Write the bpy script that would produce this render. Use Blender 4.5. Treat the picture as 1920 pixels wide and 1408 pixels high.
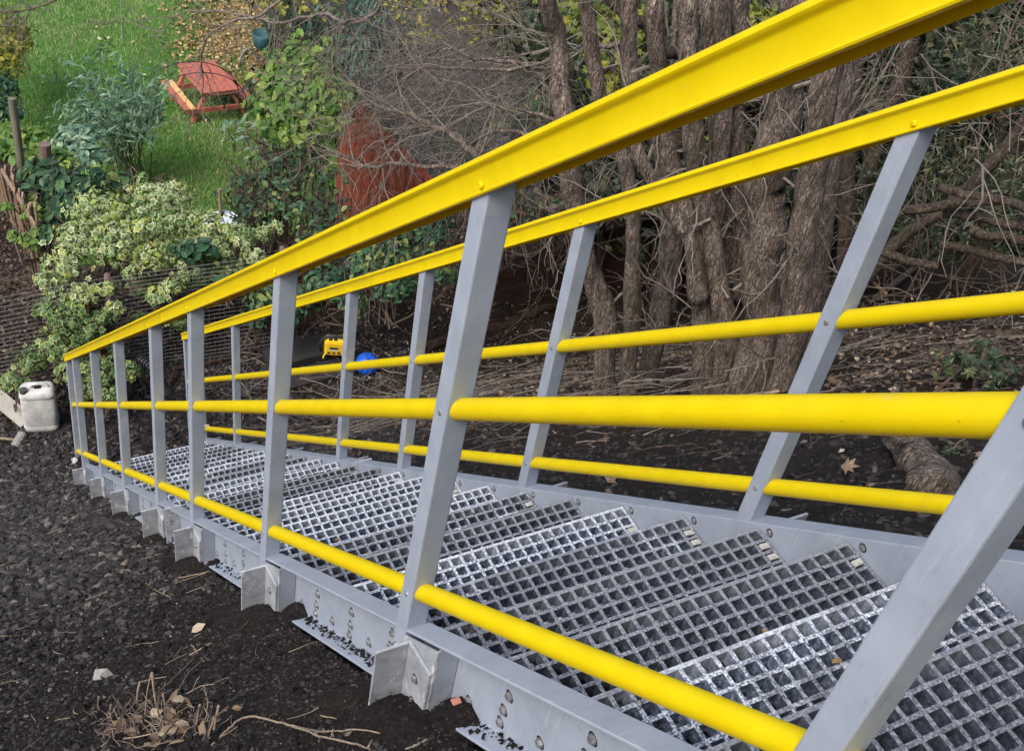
import bpy, math, random
import numpy as np
from math import radians, pi, sin, cos
for o in list(bpy.data.objects): bpy.data.objects.remove(o)
S = bpy.context.scene
COL = S.collection
# ------------------------------------------------------------------ camera, world, sun, exposure
CAM = np.array([-0.8102, -1.3810, 2.2347])
RT = np.array([0.88248833, -0.44434827, 0.15417185])
DN = np.array([-0.19774869, -0.64794808, -0.73556696])
FW = np.array([0.42674326, 0.61864198, -0.65967590])
FPX = 2160.02
cd = bpy.data.cameras.new('camera'); cam = bpy.data.objects.new('camera', cd); COL.objects.link(cam)
import mathutils
M = mathutils.Matrix([[RT[i], -DN[i], -FW[i]] for i in range(3)]).to_4x4(); M.translation = CAM
cam.matrix_world = M
cd.sensor_width = 36; cd.lens = FPX / 1920 * 36; cd.clip_start = .05; cd.clip_end = 400
S.camera = cam
SUN_DIR = np.array([-.55, -.25, .8]); SUN_DIR /= np.linalg.norm(SUN_DIR)
w = bpy.data.worlds.new('World'); S.world = w; w.use_nodes = True
nt = w.node_tree; bg = nt.nodes['Background']; sky = nt.nodes.new('ShaderNodeTexSky')
sky.sky_type = 'NISHITA'; sky.sun_disc = False
sky.sun_elevation = math.asin(SUN_DIR[2]); sky.sun_rotation = math.atan2(SUN_DIR[0], SUN_DIR[1])
sky.air_density = 1.0; sky.dust_density = 4.0; sky.ozone_density = 1.0
nt.links.new(sky.outputs[0], bg.inputs[0]); bg.inputs[1].default_value = .14
sl = bpy.data.lights.new('sun', 'SUN'); sl.energy = 1.5; sl.angle = radians(26); sl.color = (1, .97, .93)
so = bpy.data.objects.new('sun', sl); COL.objects.link(so)
so.rotation_euler = mathutils.Vector(tuple(SUN_DIR)).to_track_quat('Z', 'Y').to_euler()
S.view_settings.view_transform = 'Standard'; S.view_settings.look = 'None'
S.view_settings.exposure = 0.84; S.view_settings.gamma = 1; S.view_settings.use_curve_mapping = False
S.cycles.max_bounces = 5; S.cycles.diffuse_bounces = 3; S.cycles.glossy_bounces = 2

TT = 0.92116
rng = np.random.default_rng(7); random.seed(7)

def ray(x, y):
    d = RT * ((x - 960) / FPX) + DN * ((y - 704) / FPX) + FW
    return d / np.linalg.norm(d)
def at(x, y, Y):
    d = ray(x, y); return CAM + d * ((Y - CAM[1]) / d[1])
def atd(x, y, D): return CAM + ray(x, y) * D
def atz(x, y, z):
    d = ray(x, y); return CAM + d * ((z - CAM[2]) / d[2])

# ------------------------------------------------------------------ noise + terrain
def hsh(ix, iy, s):
    n = (ix.astype(np.int64) * 374761393 + iy.astype(np.int64) * 668265263 + s * 974711) & 0x7fffffff
    n = ((n ^ (n >> 13)) * 1274126177) & 0x7fffffff
    return ((n ^ (n >> 16)) & 0xffff) / 65535.
def vn(x, y, f, s=0):
    x = np.asarray(x, float) * f; y = np.asarray(y, float) * f
    ix = np.floor(x); iy = np.floor(y); u = x - ix; v = y - iy
    u = u * u * (3 - 2 * u); v = v * v * (3 - 2 * v)
    a = hsh(ix, iy, s); b = hsh(ix + 1, iy, s); c = hsh(ix, iy + 1, s); d = hsh(ix + 1, iy + 1, s)
    return (a * (1 - u) + b * u) * (1 - v) + (c * (1 - u) + d * u) * v - .5
def sstep(a, b, x):
    t = np.clip((np.asarray(x, float) - a) / (b - a), 0, 1); return t * t * (3 - 2 * t)
ZT, ZL = -5.92, -7.5
def hgt(X, Y):
    X = np.asarray(X, float); Y = np.asarray(Y, float)
    off = .272 + .16 * sstep(-.02, .12, X) * (1 - sstep(.98, 1.12, X)) - .14 * sstep(1.3, 3.5, X) + .02*sstep(-.1,-.6,X)
    z1 = np.minimum(-TT * Y - off, 3.6)
    k = .22
    z = np.logaddexp(z1 / k, ZT / k) * k
    z = z + (ZL - ZT) * sstep(8.6, 11.8, Y + .15 * np.minimum(X, 0))
    rough = sstep(.52, .95, np.abs(X - .5)) * (1 - sstep(9, 12, Y))
    z = z + rough * (.11 * vn(X, Y, .9, 1) + .06 * vn(X, Y, 2.7, 2) + .03 * vn(X, Y, 7, 3)) + (.014 * vn(X, Y, 19, 4)) * (1 - sstep(9, 12, Y))
    z = z + .12 * vn(X, Y, .3, 9) * sstep(12, 16, Y)
    return z
def onslope(x, y):
    """where the sight line of a photo pixel meets the ground"""
    d = ray(x, y); t = 1.5
    for _ in range(900):
        p = CAM + d * t
        if p[2] < hgt(p[0], p[1]): break
        t += .05
    return p

# ------------------------------------------------------------------ materials
def lin(r, g, b):
    f = lambda c: (c / 255 / 12.92) if c <= 10.3 else ((c / 255 + .055) / 1.055) ** 2.4
    return (f(r), f(g), f(b), 1)
def newmat(name):
    m = bpy.data.materials.new(name); m.use_nodes = True
    return m, m.node_tree, m.node_tree.nodes['Principled BSDF']
def N(nt, t, **k):
    n = nt.nodes.new(t)
    for a, v in k.items():
        if a in n.inputs: n.inputs[a].default_value = v
        else: setattr(n, a, v)
    return n
def noise(nt, scale, detail=4, rough=.6, stretch=None, rnd=False):
    n = N(nt, 'ShaderNodeTexNoise', Scale=scale, Detail=detail, Roughness=rough)
    g = nt.nodes.new('ShaderNodeNewGeometry'); src = g.outputs['Position']
    if stretch:
        mp = nt.nodes.new('ShaderNodeMapping'); mp.inputs['Scale'].default_value = stretch
        nt.links.new(src, mp.inputs[0]); src = mp.outputs[0]
    nt.links.new(src, n.inputs['Vector']); return n
def ramp(nt, src, stops):
    r = nt.nodes.new('ShaderNodeValToRGB'); e = r.color_ramp.elements
    while len(e) < len(stops): e.new(.5)
    for el, (p, c) in zip(e, stops): el.position = p; el.color = c
    nt.links.new(src, r.inputs[0]); return r.outputs[0]
def mix(nt, fac, a, b, mode='MIX'):
    m = nt.nodes.new('ShaderNodeMix'); m.data_type = 'RGBA'; m.blend_type = mode
    for s, v in ((m.inputs[0], fac), (m.inputs[6], a), (m.inputs[7], b)):
        if isinstance(v, (int, float)): s.default_value = v
        elif isinstance(v, tuple): s.default_value = v
        else: nt.links.new(v, s)
    return m.outputs[2]
def bump(nt, bs, src, strength, dist):
    b = N(nt, 'ShaderNodeBump', Strength=strength, Distance=dist)
    nt.links.new(src, b.inputs['Height']); nt.links.new(b.outputs[0], bs.inputs['Normal'])
def simple(name, c1, c2=None, scale=8, rough=.6, bmp=0, bs_scale=60, stretch=None, metal=0, spec=.5):
    m, nt, bs = newmat(name)
    c2 = c2 or c1
    n = noise(nt, scale, 5, .65, stretch)
    nt.links.new(ramp(nt, n.outputs[0], [(.3, c1), (.7, c2)]), bs.inputs['Base Color'])
    bs.inputs['Roughness'].default_value = rough; bs.inputs['Metallic'].default_value = metal
    bs.inputs['Specular IOR Level'].default_value = spec
    if bmp:
        n2 = noise(nt, bs_scale, 4, .7, stretch); bump(nt, bs, n2.outputs[0], bmp, .01)
    return m
def attr(nt, name):
    a = nt.nodes.new('ShaderNodeAttribute'); a.attribute_name = name; return a.outputs['Fac']
# grey fibreglass: blotches, rubbed streaks, dirt specks
def gfrp():
    m, nt, bs = newmat('grey_fibreglass')
    a = ramp(nt, noise(nt, 9, 5, .6).outputs[0], [(.3, (.26, .295, .355, 1)), (.7, (.33, .37, .44, 1))])
    st = ramp(nt, noise(nt, 6, 6, .7, (1, 14, 1.2)).outputs[0], [(.56, (0, 0, 0, 1)), (.74, (.6, .6, .6, 1))])
    c = mix(nt, st, a, (.47, .48, .50, 1))
    fine = ramp(nt, noise(nt, 75, 6, .8, (1, 1, .12)).outputs[0], [(.60, (0, 0, 0, 1)), (.68, (.55, .55, .55, 1))])
    c = mix(nt, fine, c, (.20, .20, .215, 1))
    pz = ramp(nt, noise(nt, 4.5, 6, .75).outputs[0], [(.62, (0, 0, 0, 1)), (.72, (.5, .5, .5, 1))])
    c = mix(nt, pz, c, (.34, .315, .30, 1))
    d = ramp(nt, noise(nt, 55, 5, .8).outputs[0], [(.60, (0, 0, 0, 1)), (.70, (1, 1, 1, 1))])
    dm = ramp(nt, noise(nt, 3.5, 3, .5).outputs[0], [(.48, (0, 0, 0, 1)), (.65, (.55, .55, .55, 1))])
    mm = nt.nodes.new('ShaderNodeMath'); mm.operation = 'MULTIPLY'; nt.links.new(d, mm.inputs[0]); nt.links.new(dm, mm.inputs[1])
    c = mix(nt, mm.outputs[0], c, (.12, .115, .115, 1))
    nt.links.new(c, bs.inputs['Base Color']); bs.inputs['Roughness'].default_value = .58
    bs.inputs['Specular IOR Level'].default_value = .3
    bump(nt, bs, noise(nt, 130, 3, .6, (1, .25, .25)).outputs[0], .12, .002)
    return m
GREY = gfrp()
def gwhite():
    m, nt, bs = newmat('worn_bracket_fibreglass')
    a = ramp(nt, noise(nt, 12, 6, .7).outputs[0], [(.35, (.22, .235, .26, 1)), (.6, (.36, .38, .41, 1))])
    st = ramp(nt, noise(nt, 22, 6, .75, (1, 1, .5)).outputs[0], [(.56, (0, 0, 0, 1)), (.62, (1, 1, 1, 1))])
    c = mix(nt, st, a, (.56, .56, .56, 1))
    d = ramp(nt, noise(nt, 30, 5, .8).outputs[0], [(.62, (0, 0, 0, 1)), (.68, (.8, .8, .8, 1))])
    c = mix(nt, d, c, (.06, .055, .055, 1))
    nt.links.new(c, bs.inputs['Base Color']); bs.inputs['Roughness'].default_value = .55
    return m
GREYW = gwhite()
def yel():
    m, nt, bs = newmat('yellow_fibreglass')
    a = ramp(nt, noise(nt, 14, 5, .6).outputs[0], [(.3, (.74, .565, .002, 1)), (.7, (.81, .635, .004, 1))])
    d = ramp(nt, noise(nt, 95, 3, .6).outputs[0], [(.70, (0, 0, 0, 1)), (.76, (.7, .7, .7, 1))])
    c = mix(nt, d, a, (.30, .19, .02, 1))
    sc = ramp(nt, noise(nt, 18, 7, .8, (1, .35, .35)).outputs[0], [(.63, (0, 0, 0, 1)), (.70, (.5, .5, .5, 1))])
    c = mix(nt, sc, c, (.62, .50, .12, 1))
    tr = nt.nodes.new('ShaderNodeBsdfTranslucent'); tr.inputs[0].default_value = (.95, .52, .01, 1)
    ms = nt.nodes.new('ShaderNodeMixShader'); ms.inputs[0].default_value = .16
    nt.links.new(bs.outputs[0], ms.inputs[1]); nt.links.new(tr.outputs[0], ms.inputs[2]); nt.links.new(ms.outputs[0], nt.nodes['Material Output'].inputs[0])
    rg = ramp(nt, noise(nt, 11, 5, .7).outputs[0], [(.3, (.30, .30, .30, 1)), (.7, (.52, .52, .52, 1))]); nt.links.new(rg, bs.inputs['Roughness'])
    nt.links.new(c, bs.inputs['Base Color'])
    bs.inputs['Specular IOR Level'].default_value = .3
    bump(nt, bs, noise(nt, 160, 3, .6, (1, .2, .2)).outputs[0], .1, .002)
    return m
YEL = yel()
# grit topped grating: whitish grit on the top faces, smoother blue grey inside with cell shade painted in, soil caught here and there
def grat():
    m, nt, bs = newmat('gritted_grating')
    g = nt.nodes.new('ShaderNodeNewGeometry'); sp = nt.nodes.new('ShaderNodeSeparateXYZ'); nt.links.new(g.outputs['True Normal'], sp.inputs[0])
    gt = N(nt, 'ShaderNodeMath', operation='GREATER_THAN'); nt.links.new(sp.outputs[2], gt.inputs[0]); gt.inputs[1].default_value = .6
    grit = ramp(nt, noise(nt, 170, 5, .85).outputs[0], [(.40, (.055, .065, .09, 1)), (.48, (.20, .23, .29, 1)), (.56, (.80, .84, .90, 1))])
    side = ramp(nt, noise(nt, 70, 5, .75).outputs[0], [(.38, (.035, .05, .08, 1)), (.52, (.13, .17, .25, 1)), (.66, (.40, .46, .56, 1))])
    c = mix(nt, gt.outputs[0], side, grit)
    nz = N(nt, 'ShaderNodeMath', operation='MULTIPLY'); nt.links.new(attr(nt, 'v'), nz.inputs[0]); nz.inputs[1].default_value = .35
    c = mix(nt, nz.outputs[0], c, (.64, .68, .74, 1))
    at_ = nt.nodes.new('ShaderNodeObjectInfo')
    wear = noise(nt, 5.5, 7, .75)
    ad = N(nt, 'ShaderNodeMath', operation='ADD'); nt.links.new(wear.outputs[0], ad.inputs[0])
    ml = N(nt, 'ShaderNodeMath', operation='MULTIPLY_ADD'); nt.links.new(at_.outputs['Random'], ml.inputs[0]); ml.inputs[1].default_value = .50; ml.inputs[2].default_value = -.23
    nt.links.new(ml.outputs[0], ad.inputs[1])
    df = ramp(nt, ad.outputs[0], [(.44, (0, 0, 0, 1)), (.56, (.95, .95, .95, 1))])
    c = mix(nt, df, c, mix(nt, .66, c, mix(nt, gt.outputs[0], (.014, .015, .020, 1), (.06, .065, .08, 1))))
    nt.links.new(c, bs.inputs['Base Color']); bs.inputs['Roughness'].default_value = .75
    bump(nt, bs, noise(nt, 500, 2, .6).outputs[0], .6, .004)
    return m
GRAT = grat()
STEEL = simple('galvanised_steel', (.20, .20, .21, 1), (.5, .5, .5, 1), 120, .45, metal=.7)
BLACKM = simple('black_metal_and_shade', (.012, .012, .013, 1), rough=.5)  # black metal; also the painted shade round bolts and under the can handle

def soilmat():
    m, nt, bs = newmat('black_soil')
    n = noise(nt, 6, 8, .7); n2 = noise(nt, 60, 6, .8)
    a = ramp(nt, n2.outputs[0], [(.33, (.010, .0088, .0085, 1)), (.52, (.029, .0245, .0235, 1)), (.70, (.085, .073, .068, 1))])
    b = ramp(nt, n.outputs[0], [(.4, (.7, .7, .72, 1)), (.7, (1.5, 1.4, 1.35, 1))])
    c = mix(nt, 1.0, a, b, 'MULTIPLY')
    # brown leaf mould off to the side of the stair and beyond its foot; reddish trodden earth at the foot
    g = nt.nodes.new('ShaderNodeNewGeometry'); sp = nt.nodes.new('ShaderNodeSeparateXYZ'); nt.links.new(g.outputs['Position'], sp.inputs[0])
    def mr(o, a0, a1):
        r = nt.nodes.new('ShaderNodeMapRange'); r.inputs[1].default_value = a0; r.inputs[2].default_value = a1; nt.links.new(sp.outputs[o], r.inputs[0]); return r.outputs[0]
    nn = noise(nt, 2.2, 5, .7)
    ax = N(nt, 'ShaderNodeMath', operation='ADD'); nt.links.new(mr(0, 1.6, 4.2), ax.inputs[0]); nt.links.new(nn.outputs[0], ax.inputs[1])
    fx = ramp(nt, ax.outputs[0], [(.62, (0, 0, 0, 1)), (.85, (1, 1, 1, 1))])
    brown = ramp(nt, n2.outputs[0], [(.3, (.012, .009, .007, 1)), (.6, (.05, .037, .028, 1)), (.8, (.11, .085, .06, 1))])
    c = mix(nt, fx, c, brown)
    c = mix(nt, ramp(nt, mr(1, 8.0, 9.5), [(0, (0, 0, 0, 1)), (1, (1, 1, 1, 1))]), c, brown)
    nt.links.new(c, bs.inputs['Base Color']); bs.inputs['Roughness'].default_value = .95
    bs.inputs['Specular IOR Level'].default_value = .15
    bb = noise(nt, 45, 9, .8); bump(nt, bs, bb.outputs[0], 1.0, .04)
    return m
SOIL = soilmat()
LAWN = simple('lawn_soil', (.04, .10, .018, 1), (.08, .17, .035, 1), 5, .9, .5, 40, spec=.1)

def leafmat(name, stops, edge=None, rough=.5, trans=.25, epos=.5):
    m, nt, bs = newmat(name)
    c = ramp(nt, attr(nt, 'v'), stops)
    if edge:
        n = noise(nt, 60, 2, .5)
        a = N(nt, 'ShaderNodeMath', operation='MULTIPLY_ADD'); nt.links.new(n.outputs[0], a.inputs[0]); a.inputs[1].default_value = .5; nt.links.new(attr(nt, 'e'), a.inputs[2])
        f = ramp(nt, a.outputs[0], [(epos + .2, (0, 0, 0, 1)), (epos + .28, (1, 1, 1, 1))])
        ec = ramp(nt, attr(nt, 'v'), edge)
        c = mix(nt, f, c, ec)
    nt.links.new(c, bs.inputs['Base Color']); bs.inputs['Roughness'].default_value = rough
    bs.inputs['Specular IOR Level'].default_value = .35
    if trans:
        tr = nt.nodes.new('ShaderNodeBsdfTranslucent'); nt.links.new(c, tr.inputs[0])
        ms = nt.nodes.new('ShaderNodeMixShader'); ms.inputs[0].default_value = trans
        nt.links.new(bs.outputs[0], ms.inputs[1]); nt.links.new(tr.outputs[0], ms.inputs[2])
        nt.links.new(ms.outputs[0], nt.nodes['Material Output'].inputs[0])
    return m
def C3(*c): return (c[0], c[1], c[2], 1)
IVYV = leafmat('variegated_ivy_leaf', [(0, C3(.06, .13, .04)), (.6, C3(.13, .21, .08)), (1, C3(.24, .32, .11))],
               [(0, C3(.22, .32, .10)), (.35, C3(.40, .46, .22)), (.7, C3(.60, .61, .36)), (.9, C3(.56, .52, .10)), (1, C3(.34, .44, .08))], epos=.60)
IVYG = leafmat('shaded_green_ivy_leaf', [(0, C3(.025, .065, .02)), (.7, C3(.06, .13, .04)), (1, C3(.14, .22, .05))], [(0, C3(.14, .22, .08)), (1, C3(.44, .48, .20))], epos=.70)  # greener leaf, its colour darkened for the shade low on the mesh
BRAM = leafmat('bramble_leaf', [(0, C3(.02, .06, .03)), (.7, C3(.045, .11, .05)), (.9, C3(.09, .17, .06)), (1, C3(.20, .24, .07))])
LANCE = leafmat('blue_green_lance_leaf', [(0, C3(.06, .13, .075)), (.7, C3(.14, .25, .16)), (1, C3(.29, .39, .25))])
BRIGHT = leafmat('bright_green_leaf', [(0, C3(.05, .12, .02)), (.6, C3(.11, .21, .04)), (1, C3(.24, .32, .06))])
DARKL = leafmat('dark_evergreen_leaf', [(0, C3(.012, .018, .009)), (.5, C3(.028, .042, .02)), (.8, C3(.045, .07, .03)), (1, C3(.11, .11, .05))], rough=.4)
CONIF = leafmat('blue_green_needle', [(0, C3(.03, .07, .05)), (.7, C3(.07, .13, .10)), (1, C3(.14, .20, .15))])
YELL = leafmat('yellow_leaf', [(0, C3(.14, .15, .02)), (.6, C3(.32, .29, .04)), (1, C3(.50, .42, .06))], trans=.35)
YGRN = leafmat('yellow_green_leaf', [(0, C3(.07, .11, .015)), (.6, C3(.16, .20, .025)), (1, C3(.34, .30, .04))], trans=.35)
DEADL = leafmat('dead_brown_leaf', [(0, C3(.035, .022, .014)), (.5, C3(.10, .065, .04)), (.85, C3(.24, .17, .11)), (1, C3(.42, .36, .27))], trans=.1)
LITT = leafmat('autumn_fallen_leaf', [(0, C3(.10, .055, .025)), (.5, C3(.25, .15, .06)), (.85, C3(.42, .30, .12)), (1, C3(.62, .55, .36))], trans=.1)
GRASS = leafmat('grass_blade', [(0, C3(.10, .20, .04)), (.5, C3(.21, .37, .095)), (.85, C3(.33, .46, .16)), (1, C3(.50, .50, .26))], trans=.3)
CRUMB = leafmat('soil_crumb', [(0, C3(.010, .009, .010)), (.7, C3(.026, .022, .022)), (.97, C3(.05, .043, .041)), (1, C3(.13, .11, .09))], rough=.9, trans=0)
STONE = leafmat('clinker_stone', [(0, C3(.009, .008, .008)), (.6, C3(.028, .025, .026)), (.93, C3(.062, .054, .052)), (1, C3(.15, .12, .10))], rough=.75, trans=0)
def bark(name, c1, c2, c3):
    m, nt, bs = newmat(name)
    n = noise(nt, 55, 8, .8, (1, 1, .13)); n3 = noise(nt, 14, 6, .7, (1, 1, .45))
    vo = nt.nodes.new('ShaderNodeTexVoronoi'); vo.feature = 'DISTANCE_TO_EDGE'; vo.inputs['Scale'].default_value = 85
    g = nt.nodes.new('ShaderNodeNewGeometry'); mp = nt.nodes.new('ShaderNodeMapping'); mp.inputs['Scale'].default_value = (1, 1, .22)
    wv = nt.nodes.new('ShaderNodeVectorMath'); wv.operation = 'MULTIPLY_ADD'; nt.links.new(n3.outputs['Color'], wv.inputs[0]); wv.inputs[1].default_value = (.06, .06, .06); nt.links.new(g.outputs['Position'], wv.inputs[2])
    nt.links.new(wv.outputs[0], mp.inputs[0]); nt.links.new(mp.outputs[0], vo.inputs['Vector'])
    c = ramp(nt, n.outputs[0], [(.36, c1), (.50, c2), (.66, c3)])
    cr = ramp(nt, vo.outputs['Distance'], [(0, (.22, .2, .19, 1)), (.10, (1, 1, 1, 1))]); c = mix(nt, .55, c, cr, 'MULTIPLY')
    pt = ramp(nt, n3.outputs[0], [(.35, (.62, .58, .56, 1)), (.65, (1.35, 1.3, 1.25, 1))]); c = mix(nt, 1.0, c, pt, 'MULTIPLY')
    gm = ramp(nt, noise(nt, 3, 5, .7).outputs[0], [(.52, (0, 0, 0, 1)), (.72, (.55, .55, .55, 1))])
    c = mix(nt, gm, c, (.075, .085, .045, 1))
    nt.links.new(c, bs.inputs['Base Color']); bs.inputs['Roughness'].default_value = .92; bs.inputs['Specular IOR Level'].default_value = .12
    ad = N(nt, 'ShaderNodeMath', operation='ADD'); r2 = ramp(nt, vo.outputs['Distance'], [(0, (0, 0, 0, 1)), (.16, (1, 1, 1, 1))]); nt.links.new(r2, ad.inputs[0]); nt.links.new(n.outputs[0], ad.inputs[1])
    bump(nt, bs, ad.outputs[0], 1.0, .006); return m
BARK = bark('grey_brown_bark', C3(.07, .057, .048), C3(.19, .158, .135), C3(.37, .32, .28))
BARKD = bark('dark_bark', C3(.035, .028, .022), C3(.095, .077, .062), C3(.19, .16, .13))
BARKR = bark('reddish_bark', C3(.03, .018, .014), C3(.085, .05, .04), C3(.15, .10, .08))
TWIG = simple('twig_bark', C3(.08, .066, .054), C3(.22, .185, .15), 30, .85)
TWIGL = simple('pale_twig', C3(.20, .15, .095), C3(.36, .29, .20), 30, .8)
TWIGM = simple('dry_stem', C3(.12, .09, .065), C3(.27, .215, .16), 60, .85)
TWIGD = simple('brown_twig', C3(.045, .03, .022), C3(.11, .075, .055), 30, .85)
CANE = simple('green_cane', C3(.07, .09, .04), C3(.14, .14, .07), 20, .7)

# ------------------------------------------------------------------ mesh building
class Acc:
    def __init__(s): s.v = []; s.f = {3: [], 4: []}; s.a = []; s.e = []; s.n = 0
    def add(s, v, f, a=0., e=0.):
        v = np.asarray(v, float).reshape(-1, 3); f = np.asarray(f, int)
        s.v.append(v); s.f[f.shape[1]].append(f + s.n)
        s.a.append(np.broadcast_to(np.asarray(a, float), (len(v),))); s.e.append(np.broadcast_to(np.asarray(e, float), (len(v),)))
        s.n += len(v)
    def more(s, f): f = np.asarray(f, int); s.f[f.shape[1]].append(f)
    def build(s, name, m, parent=None, smooth=False, **props):
        me = bpy.data.meshes.new(name)
        if s.n:
            V = np.concatenate(s.v); t = np.concatenate(s.f[3]) if s.f[3] else np.zeros((0, 3), int); q = np.concatenate(s.f[4]) if s.f[4] else np.zeros((0, 4), int)
            me.vertices.add(len(V)); me.vertices.foreach_set('co', V.ravel())
            li = np.concatenate([t.ravel(), q.ravel()]); me.loops.add(len(li)); me.loops.foreach_set('vertex_index', li.astype(np.int32))
            nf = len(t) + len(q); me.polygons.add(nf)
            ls = np.concatenate([np.arange(len(t)) * 3, len(t) * 3 + np.arange(len(q)) * 4]); me.polygons.foreach_set('loop_start', ls.astype(np.int32))
            me.polygons.foreach_set('use_smooth', np.full(nf, smooth))
            me.update(calc_edges=True); me.validate()
            for nm, ar in (('v', s.a), ('e', s.e)):
                ar = np.concatenate(ar)
                if len(me.vertices) == len(ar) and ar.any():
                    at_ = me.attributes.new(nm, 'FLOAT', 'POINT'); at_.data.foreach_set('value', ar.astype(np.float32))
        me.materials.append(m)
        o = bpy.data.objects.new(name, me); COL.objects.link(o)
        if parent: o.parent = parent
        for k, v in props.items(): o[k] = v
        return o
BOXF = np.array([[0, 3, 2, 1], [4, 5, 6, 7], [0, 1, 5, 4], [1, 2, 6, 5], [2, 3, 7, 6], [3, 0, 4, 7]])
def boxv(x0, x1, y0, y1, z0, z1):
    return np.array([[x0, y0, z0], [x1, y0, z0], [x1, y1, z0], [x0, y1, z0], [x0, y0, z1], [x1, y0, z1], [x1, y1, z1], [x0, y1, z1]], float)
def abox(acc, x0, x1, y0, y1, z0, z1, a=0.): acc.add(boxv(x0, x1, y0, y1, z0, z1), BOXF, a)
def beam(acc, p0, p1, wd, th, up=(0, 0, 1), a=0.):
    p0 = np.array(p0, float); p1 = np.array(p1, float); d = p1 - p0; L = np.linalg.norm(d); d /= L
    s = np.cross(d, up); s /= np.linalg.norm(s) + 1e-9; u = np.cross(s, d)
    V = [p + s * wd / 2 * i + u * th / 2 * j for p in (p0, p1) for i, j in ((-1, -1), (1, -1), (1, 1), (-1, 1))]
    acc.add(V, BOXF, a)
def tube(acc, P, R, n=6, a=0., cap=True, lump=0., ph=0.):
    P = np.asarray(P, float); k = len(P); R = np.broadcast_to(np.asarray(R, float), (k,))
    T = np.gradient(P, axis=0); T /= np.linalg.norm(T, axis=1)[:, None] + 1e-9
    ref = np.array([0, 0, 1.]) if abs(T[:, 2]).mean() < .8 else np.array([1., 0, 0])
    A = np.cross(T, ref); A /= np.linalg.norm(A, axis=1)[:, None] + 1e-9; B = np.cross(T, A)
    th = np.arange(n) * 2 * pi / n
    rr = R[:, None] * np.ones((1, n))
    if lump:
        ii, jj = np.meshgrid(np.arange(k), np.arange(n), indexing='ij')
        rr = rr * (1 + lump * (2.2 * vn(ii * .10 + ph, np.sin(th)[jj] * 1.3 + np.cos(th)[jj] * .7 + ph, 1.6, 5) + .35 * vn(ii * .5 + ph, jj * 1.0, 1.1, 6)))
    V = P[:, None, :] + rr[..., None] * (np.cos(th)[None, :, None] * A[:, None, :] + np.sin(th)[None, :, None] * B[:, None, :])
    i = np.arange(k - 1)[:, None]; j = np.arange(n)[None, :]; j2 = (j + 1) % n
    F = np.stack([i * n + j, i * n + j2, (i + 1) * n + j2, (i + 1) * n + j], -1).reshape(-1, 4)
    base = acc.n; acc.add(V.reshape(-1, 3), F, a)
    if cap:
        for r0, rev in ((0, True), ((k - 1) * n, False)):
            c = P[0] if r0 == 0 else P[-1]; b2 = acc.n
            acc.add([c], np.zeros((0, 3), int), a)
            f = np.stack([base + r0 + np.arange(n), base + r0 + (np.arange(n) + 1) % n, np.full(n, b2)], -1)
            acc.more(f[:, ::-1] if rev else f)
def spline(pts, n):
    pts = np.asarray(pts, float); k = len(pts)
    if k == 2: return pts[0] + (pts[1] - pts[0]) * np.linspace(0, 1, n)[:, None]
    t = np.linspace(0, k - 1 - 1e-9, n); i = t.astype(int); u = (t - i)[:, None]
    P = np.vstack([2 * pts[0] - pts[1], pts, 2 * pts[-1] - pts[-2]]); a, b, c, d = P[i], P[i + 1], P[i + 2], P[i + 3]
    return .5 * (2 * b + (c - a) * u + (2 * a - 5 * b + 4 * c - d) * u ** 2 + (3 * b - a - 3 * c + d) * u ** 3)
def sj(P, amp):
    n = rng.normal(size=P.shape); k = np.ones(9) / 9 ** .5
    for c in range(3): n[:, c] = np.convolve(n[:, c], k, 'same')
    n[0] *= .2; n[-1] *= .2
    return P + n * amp
def empty(name, label, cat, loc=(0, 0, 0), group=None):
    o = bpy.data.objects.new(name, None); COL.objects.link(o); o.location = loc; o['label'] = label; o['category'] = cat; o.empty_display_size = .1
    if group: o['group'] = group
    bpy.context.view_layer.update()
    o_inv[o.name] = mathutils.Matrix.Translation(loc).inverted()
    return o
o_inv = {}
def part(acc, name, m, par, smooth=False, **k):
    """link a mesh given in world coordinates as a child"""
    o = acc.build(name, m, None, smooth, **k); o.parent = par
    root = par
    while root.parent: root = root.parent
    if par.type == 'EMPTY' and par.name in o_inv: o.matrix_parent_inverse = o_inv[par.name]
    return o
# leaf templates: verts, faces, edge attribute
def t_ivy():
    a = np.array([90, 60, 30, -5, -40, -90, 220, 185, 150, 120]) * pi / 180
    r = np.array([1, .58, .80, .52, .72, .35, .72, .52, .80, .58])
    v = np.stack([r * np.cos(a), r * np.sin(a) + .1, -.15 * r], 1); v = np.vstack([[0, 0, .0], v])
    inn = v[1:] * .55 + [0, 0, .03]
    V = np.vstack([[[0, 0, .03]], inn, v[1:]])
    F3 = [[0, 1 + (i + 1) % 10, 1 + i] for i in range(10)]
    F = []
    for i in range(10):
        j = (i + 1) % 10; F += [[1 + i, 1 + j, 11 + j], [1 + i, 11 + j, 11 + i]]
    e = np.array([0] + [.42] * 10 + [1] * 10, float)
    return V * .5, np.array(F3 + F), e
def t_oval(w=.55, curl=.15):
    V = np.array([[0, -.5, 0], [w / 2, -.12, curl * .5], [w * .4, .25, curl * .4], [0, .5, -.1], [-w * .4, .25, curl * .4], [-w / 2, -.12, curl * .5], [0, .05, 0]])
    return V, np.array([[0, 1, 6], [1, 2, 6], [2, 3, 6], [3, 4, 6], [4, 5, 6], [5, 0, 6]]), np.array([1, 1, 1, 1, 1, 1, 0.])
def t_lance():
    V = np.array([[0, -.5, 0], [.09, -.1, .02], [0, .5, -.18], [-.09, -.1, .02]]); return V, np.array([[0, 1, 3], [1, 2, 3]]), np.zeros(4)
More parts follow.
